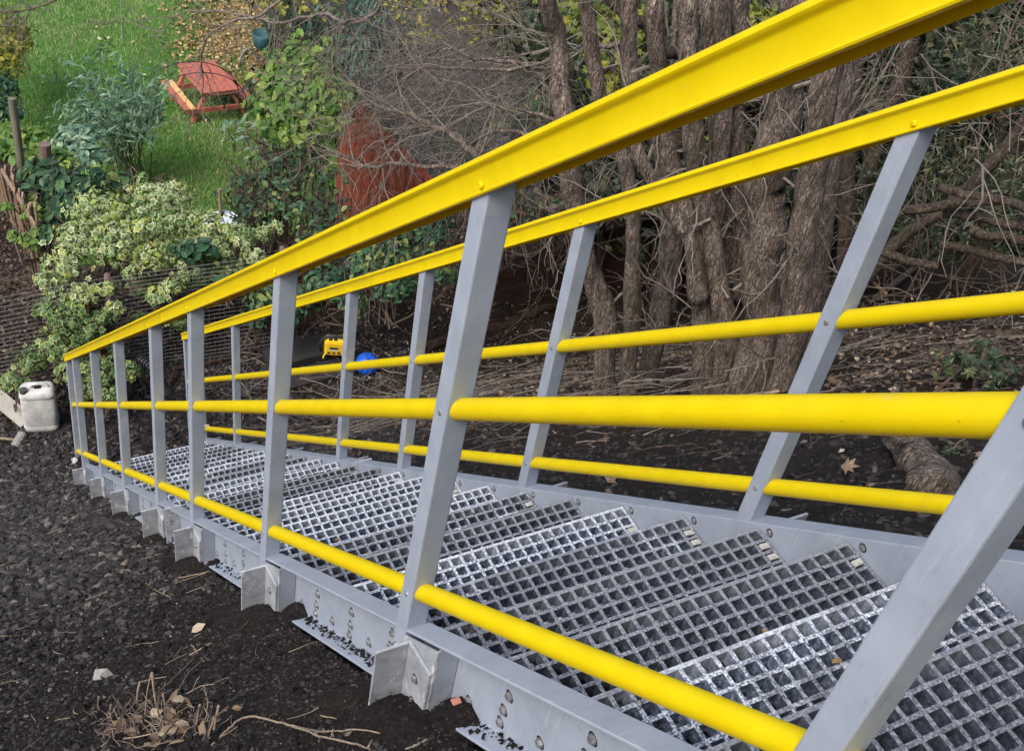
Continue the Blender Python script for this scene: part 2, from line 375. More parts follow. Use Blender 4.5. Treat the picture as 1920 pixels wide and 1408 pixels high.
def t_blade():
    V = np.array([[-.05, 0, 0], [.05, 0, 0], [.03, .1, .55], [0, .35, 1.0]]); return V, np.array([[0, 1, 2], [0, 2, 3]]), np.zeros(4)
def t_maple():
    a = np.array([90, 70, 48, 25, 5, -30, -90, 210, 175, 155, 132, 110]) * pi / 180
    r = np.array([1, .5, .9, .42, .75, .35, .4, .35, .75, .42, .9, .5])
    V = np.stack([r * np.cos(a), r * np.sin(a), .25 * np.sin(3 * a) * r * .5], 1) * .5; V = np.vstack([[0, 0, .05], V])
    return V, np.array([[0, 1 + (i + 1) % 12, 1 + i] for i in range(12)]), np.array([0.] + [1.] * 12)
OVAL4 = (np.array([[0, -.5, 0], [.27, 0, .06], [0, .5, -.08], [-.27, .05, .07]]), np.array([[0, 1, 3], [1, 2, 3]]), np.zeros(4))
IVY, OVAL, LAN, BLADE, MAPLE = t_ivy(), t_oval(), t_lance(), t_blade(), t_maple()
def leaves(acc, T, P, Nrm, size, roll=None, v=None, r=rng):
    n = len(P)
    if n == 0: return
    Nrm = Nrm / (np.linalg.norm(Nrm, axis=1)[:, None] + 1e-9)
    ref = r.normal(size=(n, 3)) if roll is None else roll
    A = np.cross(ref, Nrm); A /= np.linalg.norm(A, axis=1)[:, None] + 1e-9; B = np.cross(Nrm, A)
    V, F, e = T; size = np.broadcast_to(size, (n,))
    W = (V[None, :, 0:1] * A[:, None] + V[None, :, 1:2] * B[:, None] + V[None, :, 2:3] * Nrm[:, None]) * size[:, None, None] + P[:, None]
    k = len(V); FF = (F[None] + (np.arange(n) * k)[:, None, None]).reshape(-1, 3)
    v = r.random(n) if v is None else v
    acc.add(W.reshape(-1, 3), FF, np.repeat(np.clip(v, .001, 1), k), np.tile(e, n))
def mound(acc, T, c, r_, n, size, up=.5, squash=.85, v0=0., v1=1., droop=None, shell=.55):
    d = rng.normal(size=(n, 3)); d /= np.linalg.norm(d, axis=1)[:, None]
    d[:, 2] = np.where(d[:, 2] < -.3, -d[:, 2] * .5, d[:, 2])
    lump = 1 + .35 * np.sin(d[:, 0] * 5 + c[0] * 9) * np.cos(d[:, 2] * 6 + c[1] * 5) + .2 * rng.normal(size=n)
    rad = r_ * (shell + (1 - shell) * rng.random(n) ** .5) * np.clip(lump, .5, 1.5)
    P = np.array(c) + d * rad[:, None] * [1, 1, squash]
    nr = d + rng.normal(size=(n, 3)) * .45 + [-.1, -.25, up]
    vv = v0 + (v1 - v0) * rng.random(n); vv = np.clip(vv * (.75 + .5 * (np.sin(c[0] * 31 + c[2] * 17) * .5 + .5)) + .25 * np.sin(P[:, 0] * 9 + P[:, 2] * 7) * .5, .01, 1)
    leaves(acc, T, P, nr, size * (.5 + .85 * rng.random(n)), roll=droop, v=vv)
def wander(p0, d, L, n=8, wob=.25, g=0.):
    P = [np.array(p0, float)]; d = np.array(d, float); d /= np.linalg.norm(d)
    for _ in range(n):
        d = d + rng.normal(size=3) * wob + [0, 0, g]; d /= np.linalg.norm(d); P.append(P[-1] + d * L / n)
    return np.array(P)
def twigtree(acc, p0, d, L, r, depth=2, kids=4, wob=.22, g=0., sides=4, spread=.9):
    P = wander(p0, d, L, 7, wob, g); tube(acc, P, np.linspace(r, r * .35, len(P)), max(3, sides), rng.random(), cap=False)
    if depth > 0:
        for _ in range(kids):
            i = rng.integers(1, len(P) - 1); dd = P[i] - P[i - 1]; dd = dd / np.linalg.norm(dd) + rng.normal(size=3) * spread * .6
            twigtree(acc, P[i], dd, L * (.35 + .35 * rng.random()), r * .55, depth - 1, kids, wob * 1.15, g, 3, spread)

# ------------------------------------------------------------------ ground and lawn
def grid_obj(name, xs, ys, m, dz=0., keep=None, **k):
    X, Y = np.meshgrid(xs, ys, indexing='ij'); Z = hgt(X, Y) + dz
    a = Acc(); ny = len(ys); i = np.arange(len(xs) - 1)[:, None]; j = np.arange(ny - 1)[None]
    F = np.stack([i * ny + j, (i + 1) * ny + j, (i + 1) * ny + j + 1, i * ny + j + 1], -1).reshape(-1, 4)
    if keep is not None: F = F[keep(X.ravel()[F].mean(1), Y.ravel()[F].mean(1))]
    a.add(np.stack([X, Y, Z], -1), F); return a.build(name, m, None, True, **k)
xs = np.concatenate([np.arange(-30, -4, 2.), np.arange(-4, -1.6, .2), np.arange(-1.6, 2.6, .028), np.arange(2.6, 7, .07), np.arange(7, 16, .3), np.arange(16, 60, 3.)])
ys = np.concatenate([np.arange(-30, -3, 2.), np.arange(-3, -1, .15), np.arange(-1, 7.6, .03), np.arange(7.6, 12, .1), np.arange(12, 30, .5), np.arange(30, 90, 5.)])
grid_obj('ground', xs, ys, SOIL, kind='structure')
grid_obj('lawn', np.concatenate([np.arange(-30, -2, 1.), np.arange(-2, 7.5, .15)]), np.concatenate([np.arange(10.9, 22, .15), np.arange(22, 60, 1.5)]), LAWN, .012, keep=lambda X, Y: (X > .85) | (Y > 14.6 + 0 * X), kind='structure')

# ------------------------------------------------------------------ the stair
PA = .0507                                    # post side
LEAN = (.0211, -.0102)                        # the two handrails lean in a little
HB, HM, HT = .1275, .701, 1.2                 # heights above the stringer line
SX = (0., 1.001)
PY = [-2.024, -1.012, 0., 1.012, 2.006, 2.754, 3.77, 4.75, 5.773]
YJ = 2.50; YE = 5.86                          # splice and foot of the stringers
stair = empty('staircase', 'long grey fibreglass stair with yellow handrails and gritted grating treads running down the black bank', 'staircase')
def zl(Y, h): return -TT * Y + h
def sweep(acc, prof, Y0, Y1, lean=0., ny=1):
    """closed outline (X, h) swept down the slope with plumb-cut ends"""
    prof = np.array(prof, float); n = len(prof); Ys = np.linspace(Y0, Y1, ny + 1)
    V = np.array([[x, Y, zl(Y, h)] for Y in Ys for x, h in prof]); F = []
    for s in range(ny):
        for i in range(n): j = (i + 1) % n; F.append([s * n + i, s * n + j, (s + 1) * n + j, (s + 1) * n + i])
    return V, np.array(F), n
def sweep_obj(name, prof, Y0, Y1, m, par, smooth=False):
    import bmesh
    V, F, n = sweep(None, prof, Y0, Y1)
    bm = bmesh.new(); vs = [bm.verts.new(v) for v in V]
    for f in F: bm.faces.new([vs[i] for i in f])
    bm.faces.new(vs[:n][::-1]); bm.faces.new(vs[n:2 * n])
    bmesh.ops.recalc_face_normals(bm, faces=bm.faces)
    me = bpy.data.meshes.new(name); bm.to_mesh(me); bm.free(); me.materials.append(m)
    if smooth:
        for p in me.polygons: p.use_smooth = len(p.vertices) == 4
    o = bpy.data.objects.new(name, me); COL.objects.link(o); o.parent = par
    if smooth:
        md = o.modifiers.new('edges', 'EDGE_SPLIT'); md.split_angle = radians(38)
    return o
def bevel(o, wd=.003, seg=2):
    b = o.modifiers.new('bevel', 'BEVEL'); b.width = wd; b.segments = seg; b.limit_method = 'ANGLE'; b.angle_limit = radians(40)
# bolts (one mesh shared): black ring painted as recess shade, washer, hex head
def boltmesh():
    a = Acc(); th = np.arange(10) * 2 * pi / 10
    def disc(r, x0, x1, n):
        t = np.arange(n) * 2 * pi / n; ring = lambda x: np.stack([np.full(n, x), r * np.cos(t), r * np.sin(t)], 1)
        b = a.n; a.add(np.vstack([ring(x0), ring(x1), [[x1, 0, 0]]]), np.array([[i, (i + 1) % n, n + (i + 1) % n, n + i] for i in range(n)]))
        a.more(np.array([[b + n + i, b + n + (i + 1) % n, b + 2 * n] for i in range(n)]))
    disc(.0150, .0005, -.0006, 12); disc(.0112, -.0006, -.0022, 12); disc(.0088, -.0022, -.0080, 6)
    o = a.build('bolt', STEEL); me = o.data; me.materials.append(BLACKM)
    for p in me.polygons:
        if max(math.hypot(me.vertices[i].co.y, me.vertices[i].co.z) for i in p.vertices) > .0140: p.material_index = 1
    bpy.data.objects.remove(o); return me
BOLT = boltmesh()
def screwmesh():
    a = Acc(); n = 10; t = np.arange(n) * 2 * pi / n
    R = lambda r, x: np.stack([np.full(n, x), r * np.cos(t), r * np.sin(t)], 1)
    a.add(np.vstack([R(.0072, 0), R(.0065, -.003), R(.003, -.0045), R(.0026, -.0015), [[-.0015, 0, 0]]]),
          np.array([[k * n + i, k * n + (i + 1) % n, (k + 1) * n + (i + 1) % n, (k + 1) * n + i] for k in range(3) for i in range(n)]))
    a.more(np.array([[3 * n + i, 3 * n + (i + 1) % n, 4 * n] for i in range(n)]))
    o = a.build('screw', STEEL); me = o.data; bpy.data.objects.remove(o); return me
SCREW = screwmesh()
SCREWY = SCREW.copy(); SCREWY.materials[0] = YEL
def put(name, me, loc, par, rot=0, s=1.):
    o = bpy.data.objects.new(name, me); COL.objects.link(o); o.parent = par; o.location = loc; o.rotation_euler = (random.random() * 3, 0, rot); o.scale = (s,) * 3; return o
WX0, WX1 = .051, .0585                        # web of the near channel
def chan(side, flip=False):
    x0, xw0, xw1 = (-.001, WX0, WX1) if side == 0 else (1.062, 1.0005, .9935)
    t = .0105; H = .262; f = .004
    p = [(x0, 0), (xw1, 0), (xw1, -H), (x0, -H), (x0, -H + t), (xw0, -H + t + f), (xw0, -t - f), (x0, -t)]
    return p
strs = {}
for side in (0, 1):
    for k, (a, b) in enumerate(((-4.2, YJ - .012), (YJ + .012, YE))):
        o = sweep_obj('stringer', chan(side), a, b, GREY, stair); bevel(o, .002, 1); strs[(side, k)] = o
        # end plates that bolt the two flights together
        e = YJ - .012 if k == 0 else YJ + .012
        ac = Acc(); X0, X1 = ((-.02, .0600) if side == 0 else (.992, 1.075))
        y0, y1 = (e - .001, e + .009) if k == 0 else (e - .009, e + .001)
        v = boxv(X0, X1, y0, y1, 0, 0); v[:4, 2] = zl(e, -.30); v[4:, 2] = zl(e, .004); ac.add(v, BOXF)
        pl = part(ac, 'end_plate', GREYW, stair)
# tread-carrier bolts through the webs
k = -8
while k < 24:
    Yc = -.10 + .2545 * k
    if Yc < 5.6 and abs(Yc - YJ) > .06:
        par = strs[(0, 0 if Yc < YJ else 1)]
        for h in (-.105, -.165, -.212): put('bolt', BOLT, (WX0 + .0005, Yc + random.uniform(-.004, .004), zl(Yc, h)), par)
        if abs(Yc + .125 - YJ) > .06 and Yc + .125 < 5.75: put('bolt', BOLT, (WX0 + .0005, Yc + .125, zl(Yc + .125, -.2)), par)
        o = put('bolt', BOLT, (.993, Yc + .02, zl(Yc + .02, -.03)), strs[(1, 0 if Yc < YJ else 1)], s=.8)
    k += 1
# posts
def post(side, Y, h0=-.12):
    ac = Acc(); L = LEAN[side]; x = SX[side] - (.004 if side == 0 else -.001)
    h1 = HT + .035; W = PA + (.003 if side == 0 else 0)
    q = []
    for h in (h0, h1):
        for dx, dy in ((0, 0), (W, 0), (W, PA), (0, PA)): q.append([x + dx + L * h, Y + dy, zl(Y if h == h0 else Y + dy, h)])
    ac.add(q, BOXF); o = part(ac, 'post', GREY, stair); bevel(o, .0035, 2)
    for h in (HB, HM): put('screw', SCREW, (x + L * h + .0004, Y + PA / 2, zl(Y + PA / 2, h)), o)
    # collar of sealant round each tube where it enters the post
    put('screw', SCREWY, (x + L * HT - .0075, Y + PA / 2 - .012, zl(Y + PA / 2 - .012, HT + .022)), o)
    return o
posts = {}
for side in (0, 1):
    for Y in PY: posts[(side, Y)] = post(side, Y)
    posts[(side, 6.2)] = post(side, 6.2, .07)
# handrails: an upside-down channel with rolled lips
def railprof(x0, x1):
    n = 1 / math.cos(math.atan(TT)); b = HT - .0
    g = lambda d: b + d * n
    o = [(x0 - .0035, g(0)), (x0 - .0075, g(.002)), (x0 - .0085, g(.0045)), (x0 - .0065, g(.0068)), (x0 - .0055, g(.009)), (x0 - .0055, g(.041)), (x0 - .007, g(.0445)), (x0 - .0115, g(.0475)), (x0 - .0135, g(.0515)), (x0 - .012, g(.0565)), (x0 - .007, g(.0605)), (x0, g(.0625))]
    c = (x0 + x1) / 2
    outer = o + [(2 * c - x, h) for x, h in o[::-1]]
    inn = [(x0 - .0012, g(0)), (x0 - .0012, g(.052)), (x1 + .0012, g(.052)), (x1 + .0012, g(0))]
    return outer + inn[::-1]
for side in (0, 1):
    x0 = SX[side] + LEAN[side] * HT - (.004 if side == 0 else -.001); x1 = x0 + PA + .003
    for a, b in ((-4.2, YJ - .002), (YJ + .002, 6.262)):
        sweep_obj('handrail', railprof(x0, x1), a, b, YEL, stair, True)
# knee and foot rails: tubes passing through the posts
for side in (0, 1):
    for h, nm in ((HM, 'knee_rail'), (HB, 'foot_rail')):
        for a, b in ((-4.2, 6.235),):
            ac = Acc(); x = SX[side] + LEAN[side] * h + PA / 2 - (.0005 if side == 0 else 0); n = 20
            P = np.array([[x, Y, zl(Y + 0, h)] for Y in (a + PA / 2, b)]); P = P[0] + (P[1] - P[0]) * np.linspace(0, 1, 3)[:, None]
            tube(ac, P, .0225, 24); o = part(ac, nm, YEL, stair, True); md = o.modifiers.new('edges', 'EDGE_SPLIT')
# treads
def treadmesh():
    nx, ny = 24, 7; X0, X1 = .0, .9265; D = .268; bw = .0092; T = .038
    cx = (X1 - bw) / nx; cy = (D - bw) / ny
    gx = np.array([c for i in range(nx) for c in (i * cx, i * cx + bw)] + [nx * cx, nx * cx + bw])
    gy = np.array([c for i in range(ny) for c in (i * cy, i * cy + bw)] + [ny * cy, ny * cy + bw])
    a = Acc(); V = []; idx = {}
    def vid(i, j, top):
        kx = (i, j, top)
        if kx not in idx:
            # bars taper downwards: the holes widen
            x, y = gx[i], gy[j]
            if not top:
                if 0 < i < len(gx) - 1: x += (.0011 if i % 2 == 0 else -.0011)
                if 0 < j < len(gy) - 1: y += (.0011 if j % 2 == 0 else -.0011)
            idx[kx] = len(V); V.append((x, y, 0 if top else -T))
        return idx[kx]
    F = []
    nX, nY = len(gx) - 1, len(gy) - 1
    hole = lambda i, j: 0 <= i < nX and 0 <= j < nY and i % 2 == 1 and j % 2 == 1
    for i in range(nX):
        for j in range(nY):
            if hole(i, j):
                F += [[vid(i, j, 1), vid(i, j + 1, 1), vid(i, j + 1, 0), vid(i, j, 0)], [vid(i + 1, j + 1, 1), vid(i + 1, j, 1), vid(i + 1, j, 0), vid(i + 1, j + 1, 0)],
                      [vid(i + 1, j, 1), vid(i, j, 1), vid(i, j, 0), vid(i + 1, j, 0)], [vid(i, j + 1, 1), vid(i + 1, j + 1, 1), vid(i + 1, j + 1, 0), vid(i, j + 1, 0)]]
            else:
                F += [[vid(i, j, 1), vid(i + 1, j, 1), vid(i + 1, j + 1, 1), vid(i, j + 1, 1)], [vid(i, j, 0), vid(i, j + 1, 0), vid(i + 1, j + 1, 0), vid(i + 1, j, 0)]]
    for i in range(nX): F += [[vid(i + 1, 0, 1), vid(i, 0, 1), vid(i, 0, 0), vid(i + 1, 0, 0)], [vid(i, nY, 1), vid(i + 1, nY, 1), vid(i + 1, nY, 0), vid(i, nY, 0)]]
    for j in range(nY): F += [[vid(0, j, 1), vid(0, j + 1, 1), vid(0, j + 1, 0), vid(0, j, 0)], [vid(nX, j + 1, 1), vid(nX, j, 1), vid(nX, j, 0), vid(nX, j + 1, 0)]]
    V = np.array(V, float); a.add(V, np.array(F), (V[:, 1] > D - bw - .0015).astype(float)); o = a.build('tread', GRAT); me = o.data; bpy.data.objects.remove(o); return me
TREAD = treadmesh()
clip = Acc(); abox(clip, -.013, .013, -.008, .008, -.003, .0025); abox(clip, -.005, .005, -.005, .005, .0025, .006)
co = clip.build('clip', simple('pale_clip', C3(.36, .36, .34), C3(.5, .5, .47), 30, .5)); CLIP = co.data; bpy.data.objects.remove(co)
k = -14
while True:
    Yn = -.041 + .2545 * k                    # nosing
    if Yn > 5.72: break
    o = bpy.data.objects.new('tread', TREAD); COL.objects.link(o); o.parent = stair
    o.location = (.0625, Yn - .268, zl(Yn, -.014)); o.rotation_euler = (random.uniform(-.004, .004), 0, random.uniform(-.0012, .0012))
    for i, j in ((23, 5), (23, 4), (0, 5), (0, 2)) if k < 12 else ():
        if random.random() < .6:
            c = bpy.data.objects.new('clip', CLIP); COL.objects.link(c); c.parent = o
            c.location = (.0232 + i * .03829, .022 + j * .03717, .0008); c.rotation_euler = (0, 0, random.uniform(-.1, .1))
    # dark angle that carries the tread, along the inside of each web
    k += 1
for side in (0, 1):
    for kk in range(-10, 23):
        Yn = -.041 + .2545 * kk
        if abs(Yn-.13-YJ)<.14: continue
        ac = Acc(); x0, x1 = ((WX1 + .0005, WX1 + .04) if side == 0 else (.953, .993))
        abox(ac, x0, x1, Yn - .25, Yn - .03, zl(Yn, -.062), zl(Yn, -.0535)); part(ac, 'tread_cleat', GREY, stair)
# brackets at each post: cleat, stiffener, foot angle
def brk(side, Y):
    s = 1 if side == 0 else -1; X = 0. if side == 0 else 1.063
    f = lambda d: X - s * d                   # d: distance outwards
    ac = Acc()
    def pl(d0, d1, y0, y1, h0a, h1a):
        v = boxv(min(f(d0), f(d1)), max(f(d0), f(d1)), y0, y1, 0, 0)
        for i, y in enumerate([y0, y0, y1, y1]): v[i, 2] = zl(y, h0a); v[i + 4, 2] = zl(y, h1a)
        ac.add(v, BOXF)
    pl(.0015, .0085, Y - .158, Y - .006, -.243, -.018)      # cleat leg against the channel
    st = Acc(); ac2 = ac; ac = st; pl(-.049, .0010, Y - .158, Y - .150, -.248, -.014); ac = ac2
    o = part(ac2, 'cleat', GREYW if side == 0 else GREY, stair); bevel(o, .001, 1); part(st, 'stiffener', GREY, stair)
    b = Acc(); zt = zl(Y, -.02) if side == 0 else zl(Y, .01)
    zt = zl(Y - .04, -.017)
    v = boxv(min(f(.0095), f(.0175)), max(f(.0095), f(.0175)), Y - .155, Y - .04, zt - .38, zt + .0)
    v[4, 2] += .022; v[5, 2] += .022
    b.add(v, BOXF); o = part(b, 'foot_angle', GREYW, stair); bevel(o, .0012, 1)
    b2 = Acc(); abox(b2, min(f(.0175), f(.098)), max(f(.0175), f(.098)), Y - .048, Y - .040, zt - .40, zt)
    leg = part(b2, 'foot_angle_leg', GREYW, stair); bevel(leg, .0012, 1)
    if side == 0:
        for dy, dz in ((-.10, -.07), (-.105, -.155)): put('bolt', BOLT, (f(.0178), Y + dy, zt + dz), o, s=.9)
        put('bolt', BOLT, (-.0045, Y + .03, zl(Y + .03, -.075)), posts[(0, Y)], s=1.1)
for side in (0, 1):
    for Y in PY[1:]: brk(side, Y)
# splice bolts
for h in (-.07, -.21):
    P = np.array([[-.008, YJ - .04, zl(YJ, h)], [-.008, YJ + .04, zl(YJ, h)]]); ac = Acc(); tube(ac, P, .006, 8)
    tube(ac, P + [[0, .014, 0], [0, -.055, 0]], .012, 6); tube(ac, P + [[0, .056, 0], [0, -.014, 0]], .012, 6); part(ac, 'splice_bolt', STEEL, stair)
#@@STAIR_END
def rpx(x0, x1, y0, y1, n): return np.stack([rng.uniform(x0, x1, n), rng.uniform(y0, y1, n)], 1)
UPV = np.array([0, 0, 1.])
# ------------------------------------------------------------------ loose ground cover
def stones(name, P, size, m, par=None, v=None, flat=.55, octa=None, **k):
    n = len(P)
    if octa is None: octa = float(np.mean(size)) < .006 or name == 'clinker_by_foot'
    K = 6 if octa else 12
    ph = (1 + 5 ** .5) / 2
    V = np.array([[-1, ph, 0], [1, ph, 0], [-1, -ph, 0], [1, -ph, 0], [0, -1, ph], [0, 1, ph], [0, -1, -ph], [0, 1, -ph], [ph, 0, -1], [ph, 0, 1], [-ph, 0, -1], [-ph, 0, 1]]) / 1.9
    F = np.array([[0, 11, 5], [0, 5, 1], [0, 1, 7], [0, 7, 10], [0, 10, 11], [1, 5, 9], [5, 11, 4], [11, 10, 2], [10, 7, 6], [7, 1, 8], [3, 9, 4], [3, 4, 2], [3, 2, 6], [3, 6, 8], [3, 8, 9], [4, 9, 5], [2, 4, 11], [6, 2, 10], [8, 6, 7], [9, 8, 1]])
    if octa:
        V = np.array([[1, 0, 0], [0, 1, 0], [-1, 0, 0], [0, -1, 0], [0, 0, 1], [0, 0, -1]]) * 1.1
        F = np.array([[0, 1, 4], [1, 2, 4], [2, 3, 4], [3, 0, 4], [1, 0, 5], [2, 1, 5], [3, 2, 5], [0, 3, 5]])
    W = V[None] * (1 + .45 * rng.normal(size=(n, K, 1)).clip(-1.2, 1.2)) * np.stack([np.ones(n), rng.uniform(.55, 1, n), rng.uniform(.3, flat + .25, n)], 1)[:, None]
    q = rng.normal(size=(n, 3)) * .45 + [0, TT * .6, 1]; q /= np.linalg.norm(q, axis=1)[:, None]
    A = np.cross(rng.normal(size=(n, 3)), q); A /= np.linalg.norm(A, axis=1)[:, None]; B = np.cross(q, A)
    size = np.broadcast_to(size, (n,))
    W = (W[..., 0:1] * A[:, None] + W[..., 1:2] * B[:, None] + W[..., 2:3] * q[:, None]) * size[:, None, None] + P[:, None]
    a = Acc(); a.add(W.reshape(-1, 3), (F[None] + (np.arange(n) * K)[:, None, None]).reshape(-1, 3), np.repeat(np.clip(rng.random(n) if v is None else v, .001, 1), K))
    return a.build(name, m, par, False, **k)
def scatter(n, x0, x1, y0, y1, dens=None, dz=0.):
    X = rng.uniform(x0, x1, n); Y = rng.uniform(y0, y1, n)
    if dens is not None:
        kk = rng.random(n) < dens(X, Y); X = X[kk]; Y = Y[kk]
    return np.stack([X, Y, hgt(X, Y) + dz], 1)
# clinker ballast: coarse to the left and lower down, fine dark soil nearer the stair
def dg(X, Y): return np.clip((sstep(-.15, -.55, X + .25 * vn(X, Y, 1.2, 31) - .16 * (Y - 1)) + sstep(4.2, 5.8, Y)) * (.16 + .80 * sstep(.5, 3.0, Y)), .015, 1)
P = scatter(52000, -1.7, .05, -.6, 7.2, dg)
sz = .5*(.010 + (.018 + .050 * sstep(.6, 3.2, P[:, 1])) * rng.random(len(P)) ** 2.0); big = sz > .013
stones('clinker', P[big], sz[big], STONE, octa=False, kind='stuff'); stones('small_clinker', P[~big], sz[~big], STONE, octa=True, kind='stuff')
P = scatter(26000, 0., 3.6, 2.6, 7.6, lambda X, Y: np.clip(.10 + sstep(3.2, 5.6, Y), 0, 1) * (1 - (X > -.05) * (X < 1.12) * (Y < 5.9)))
stones('clinker_by_foot', P, .5*(.018 + .058 * rng.random(len(P)) ** 2), STONE, kind='stuff')
P = scatter(60000, -1.1, .0, -.7, 3.6, lambda X, Y: .7 + 0 * X)
stones('soil_crumb', P, .5*(.004 + .017 * rng.random(len(P)) ** 3.2), CRUMB, v=None, kind='stuff')
P = scatter(9000, 1.12, 2.8, -.7, 4.8)
stones('soil_crumb_by_far_side', P, .5*(.008 + .035 * rng.random(len(P)) ** 3), CRUMB, kind='stuff')
P = scatter(600, -1.2, -.05, -.6, 4.5)
stones('pale_grit', P, .5*(.004 + .010 * rng.random(len(P)) ** 3), simple('pale_grit', C3(.16, .14, .12), C3(.30, .27, .24), 20, .8), kind='stuff')
P = scatter(2600, -1.3, -.02, -.7, 4.2)
stones('soil_clod', P, .5*(.012 + .034 * rng.random(len(P)) ** 2.5), SOIL, kind='stuff')
# distinct pale stones
for i, (x, y, r_, lb) in enumerate(((192, 1275, .026, 'whitish rough stone lying alone on the black soil below the tuft of cut stems'), (118, 1140, .020, 'purplish grey stone lying among the clinker left of the stair'),
                       (45, 1285, .024, 'mottled grey and tan stone near the left edge of the bank'), (237, 1272, .008, 'tiny white pebble beside the whitish rough stone'),
                       (120, 955, .028, 'light grey stone on the clinker below the white plastic container'))):
    p = onslope(x, y); o = stones('stone', np.array([p + [0, 0, r_ * .3]]), r_, simple('stone_%s' % ('pale', 'purple', 'mottled', 'white', 'light')[i], C3(*((.35, .33, .30), (.13, .11, .12), (.20, .18, .15), (.6, .6, .58), (.17, .16, .15))[i]), C3(*((.15, .145, .14), (.07, .06, .065), (.08, .08, .08), (.4, .4, .4), (.09, .09, .09))[i]), 60, .8))
    o['label'] = lb; o['category'] = 'stone'
# soil caught in the channel and round the feet of the brackets
a = Acc(); CR = []
for Y in PY[1:]:
    for (y0, x0, r_, hh) in ((Y - .215, .038, .055, .075 if Y < 1.2 else .03), (Y - .09, -.055, .085, .05), (Y + .02, -.08, .09, .035)):
        m = 26; u_ = np.linspace(-1, 1, m); gx, gy = np.meshgrid(u_, u_, indexing='ij'); X = x0 + gx * r_ * 1.7; Yg = y0 + gy * r_ * 2.2
        if x0 > 0: X = np.clip(X, -.02, .0502)
        G = np.exp(-2.2 * (gx ** 2 + gy ** 2)) - .12
        Z = zl(Yg, -.285) + (hh + .03) * G + .012 * vn(X, Yg, 60, 41) + .008 * vn(X, Yg, 140, 42)
        i_ = np.arange(m - 1)[:, None]; j_ = np.arange(m - 1)[None]; F = np.stack([i_ * m + j_, (i_ + 1) * m + j_, (i_ + 1) * m + j_ + 1, i_ * m + j_ + 1], -1).reshape(-1, 4)
        a.add(np.stack([X, Yg, Z], -1), F)
        q = rng.integers(0, m, (160, 2)); CR.append(np.stack([X[q[:, 0], q[:, 1]], Yg[q[:, 0], q[:, 1]], Z[q[:, 0], q[:, 1]] + .001], 1))
a.build('soil_heap', SOIL, None, True, kind='stuff')
CR = np.concatenate(CR); stones('heap_crumb', CR, .0015 + .006 * rng.random(len(CR)) ** 2, CRUMB, kind='stuff')
# dirt trodden into the grating
P = []
for kk in range(-6, 22):
    Yn = -.041 + .2545 * kk
    if vn(np.array([kk * 1.37]), np.array([.3]), 1, 55)[0] > .12 and kk > 1: cnt = 160
    else: cnt = 50
    X = .07 + .91 * rng.random(cnt); Yg = Yn - .01 - .24 * rng.random(cnt); P.append(np.stack([X, Yg, np.full(cnt, zl(Yn, -.014)) - .012 * (rng.random(cnt) < .6) + .0005], 1))
P = np.concatenate(P); stones('soil_on_treads', P, .0012 + .0045 * rng.random(len(P)) ** 2.5, CRUMB, kind='stuff')
P = []
for Y0, Y1, dn in ((-1.5, -.2, 700), (.05, .85, 420), (1.06, 1.85, 90)):
    Y = rng.uniform(Y0, Y1, dn); h = rng.uniform(0, 1, dn) ** 2
    P.append(np.stack([rng.uniform(.002 + .03 * (1 - h), .05, dn), Y, zl(Y, -.251) + h * .012], 1))
stones('soil_on_flange', np.concatenate(P), 0.0018 + .0055 * rng.random(sum(len(p) for p in P)), SOIL, kind='stuff')

# leaf litter on the right-hand bank, and round the foot of the trees
P = scatter(46000, 1.7, 8.5, -1.2, 7.8, lambda X, Y: sstep(2.3, 3.7, X + 1.2 * vn(X, Y, .8, 12) + .6 * vn(X, Y, 3, 13)) * .7 + .012)
a = Acc(); leaves(a, OVAL4, P + [0, 0, .02], rng.normal(size=(len(P), 3)) * .5 + [0, .5, 1], .02 + .045 * rng.random(len(P)), v=rng.random(len(P)) ** 2.4)
a.build('leaf_litter', DEADL, None, False, kind='stuff')
P = scatter(420, 1.3, 5.5, -1.2, 6.5, lambda X, Y: sstep(1.4, 2.6, X) * .8 + .1)
a = Acc(); leaves(a, MAPLE, P + [0, 0, .04], rng.normal(size=(len(P), 3)) * .5 + [-.1, .2, 1], .045 + .06 * rng.random(len(P)), v=.9 * rng.random(len(P)))
a.build('maple_leaf_litter', DEADL, None, False, kind='stuff')
# twig debris
a = Acc()
def groundtwigs(a, n, x0, x1, y0, y1, L0, L1, r0, wob=.18, lift=.02):
    P = scatter(n, x0, x1, y0, y1)
    for p in P:
        L = rng.uniform(L0, L1) ; az = rng.uniform(0, 2 * pi); d = np.array([cos(az), sin(az), 0])
        q = wander([0, 0, 0], d, L, 4, wob); q[:, 0] += p[0]; q[:, 1] += p[1]; q[:, 2] = hgt(q[:, 0], q[:, 1]) + lift * rng.random() + np.linspace(0, rng.normal() * .02, 5)
        tube(a, q, r0 * (.5 + rng.random()) * np.linspace(1, .5, 5), 3, rng.random(), cap=False)
groundtwigs(a, 120, -1.3, -.1, -.6, 3.0, .04, .16, .0014); groundtwigs(a, 120, -1.4, .0, 2.5, 6.5, .08, .3, .002)
a.build('straw_twigs', TWIGL, None, False, kind='stuff')
a = Acc(); groundtwigs(a, 460, 2.2, 6.5, -1.4, 6.6, .10, .45, .0035, .5, .12)
groundtwigs(a, 260, 2.2, 4.2, 2.0, 5.5, .2, .7, .004, .3, .3); groundtwigs(a, 300, 1.6, 3.2, 4.6, 7.4, .2, .8, .005, .2, .1)
a.build('brushwood', TWIG, None, False, kind='stuff')
a = Acc(); groundtwigs(a, 620, 1.9, 6.5, -1.4, 6.8, .08, .4, .003, .5, .10)
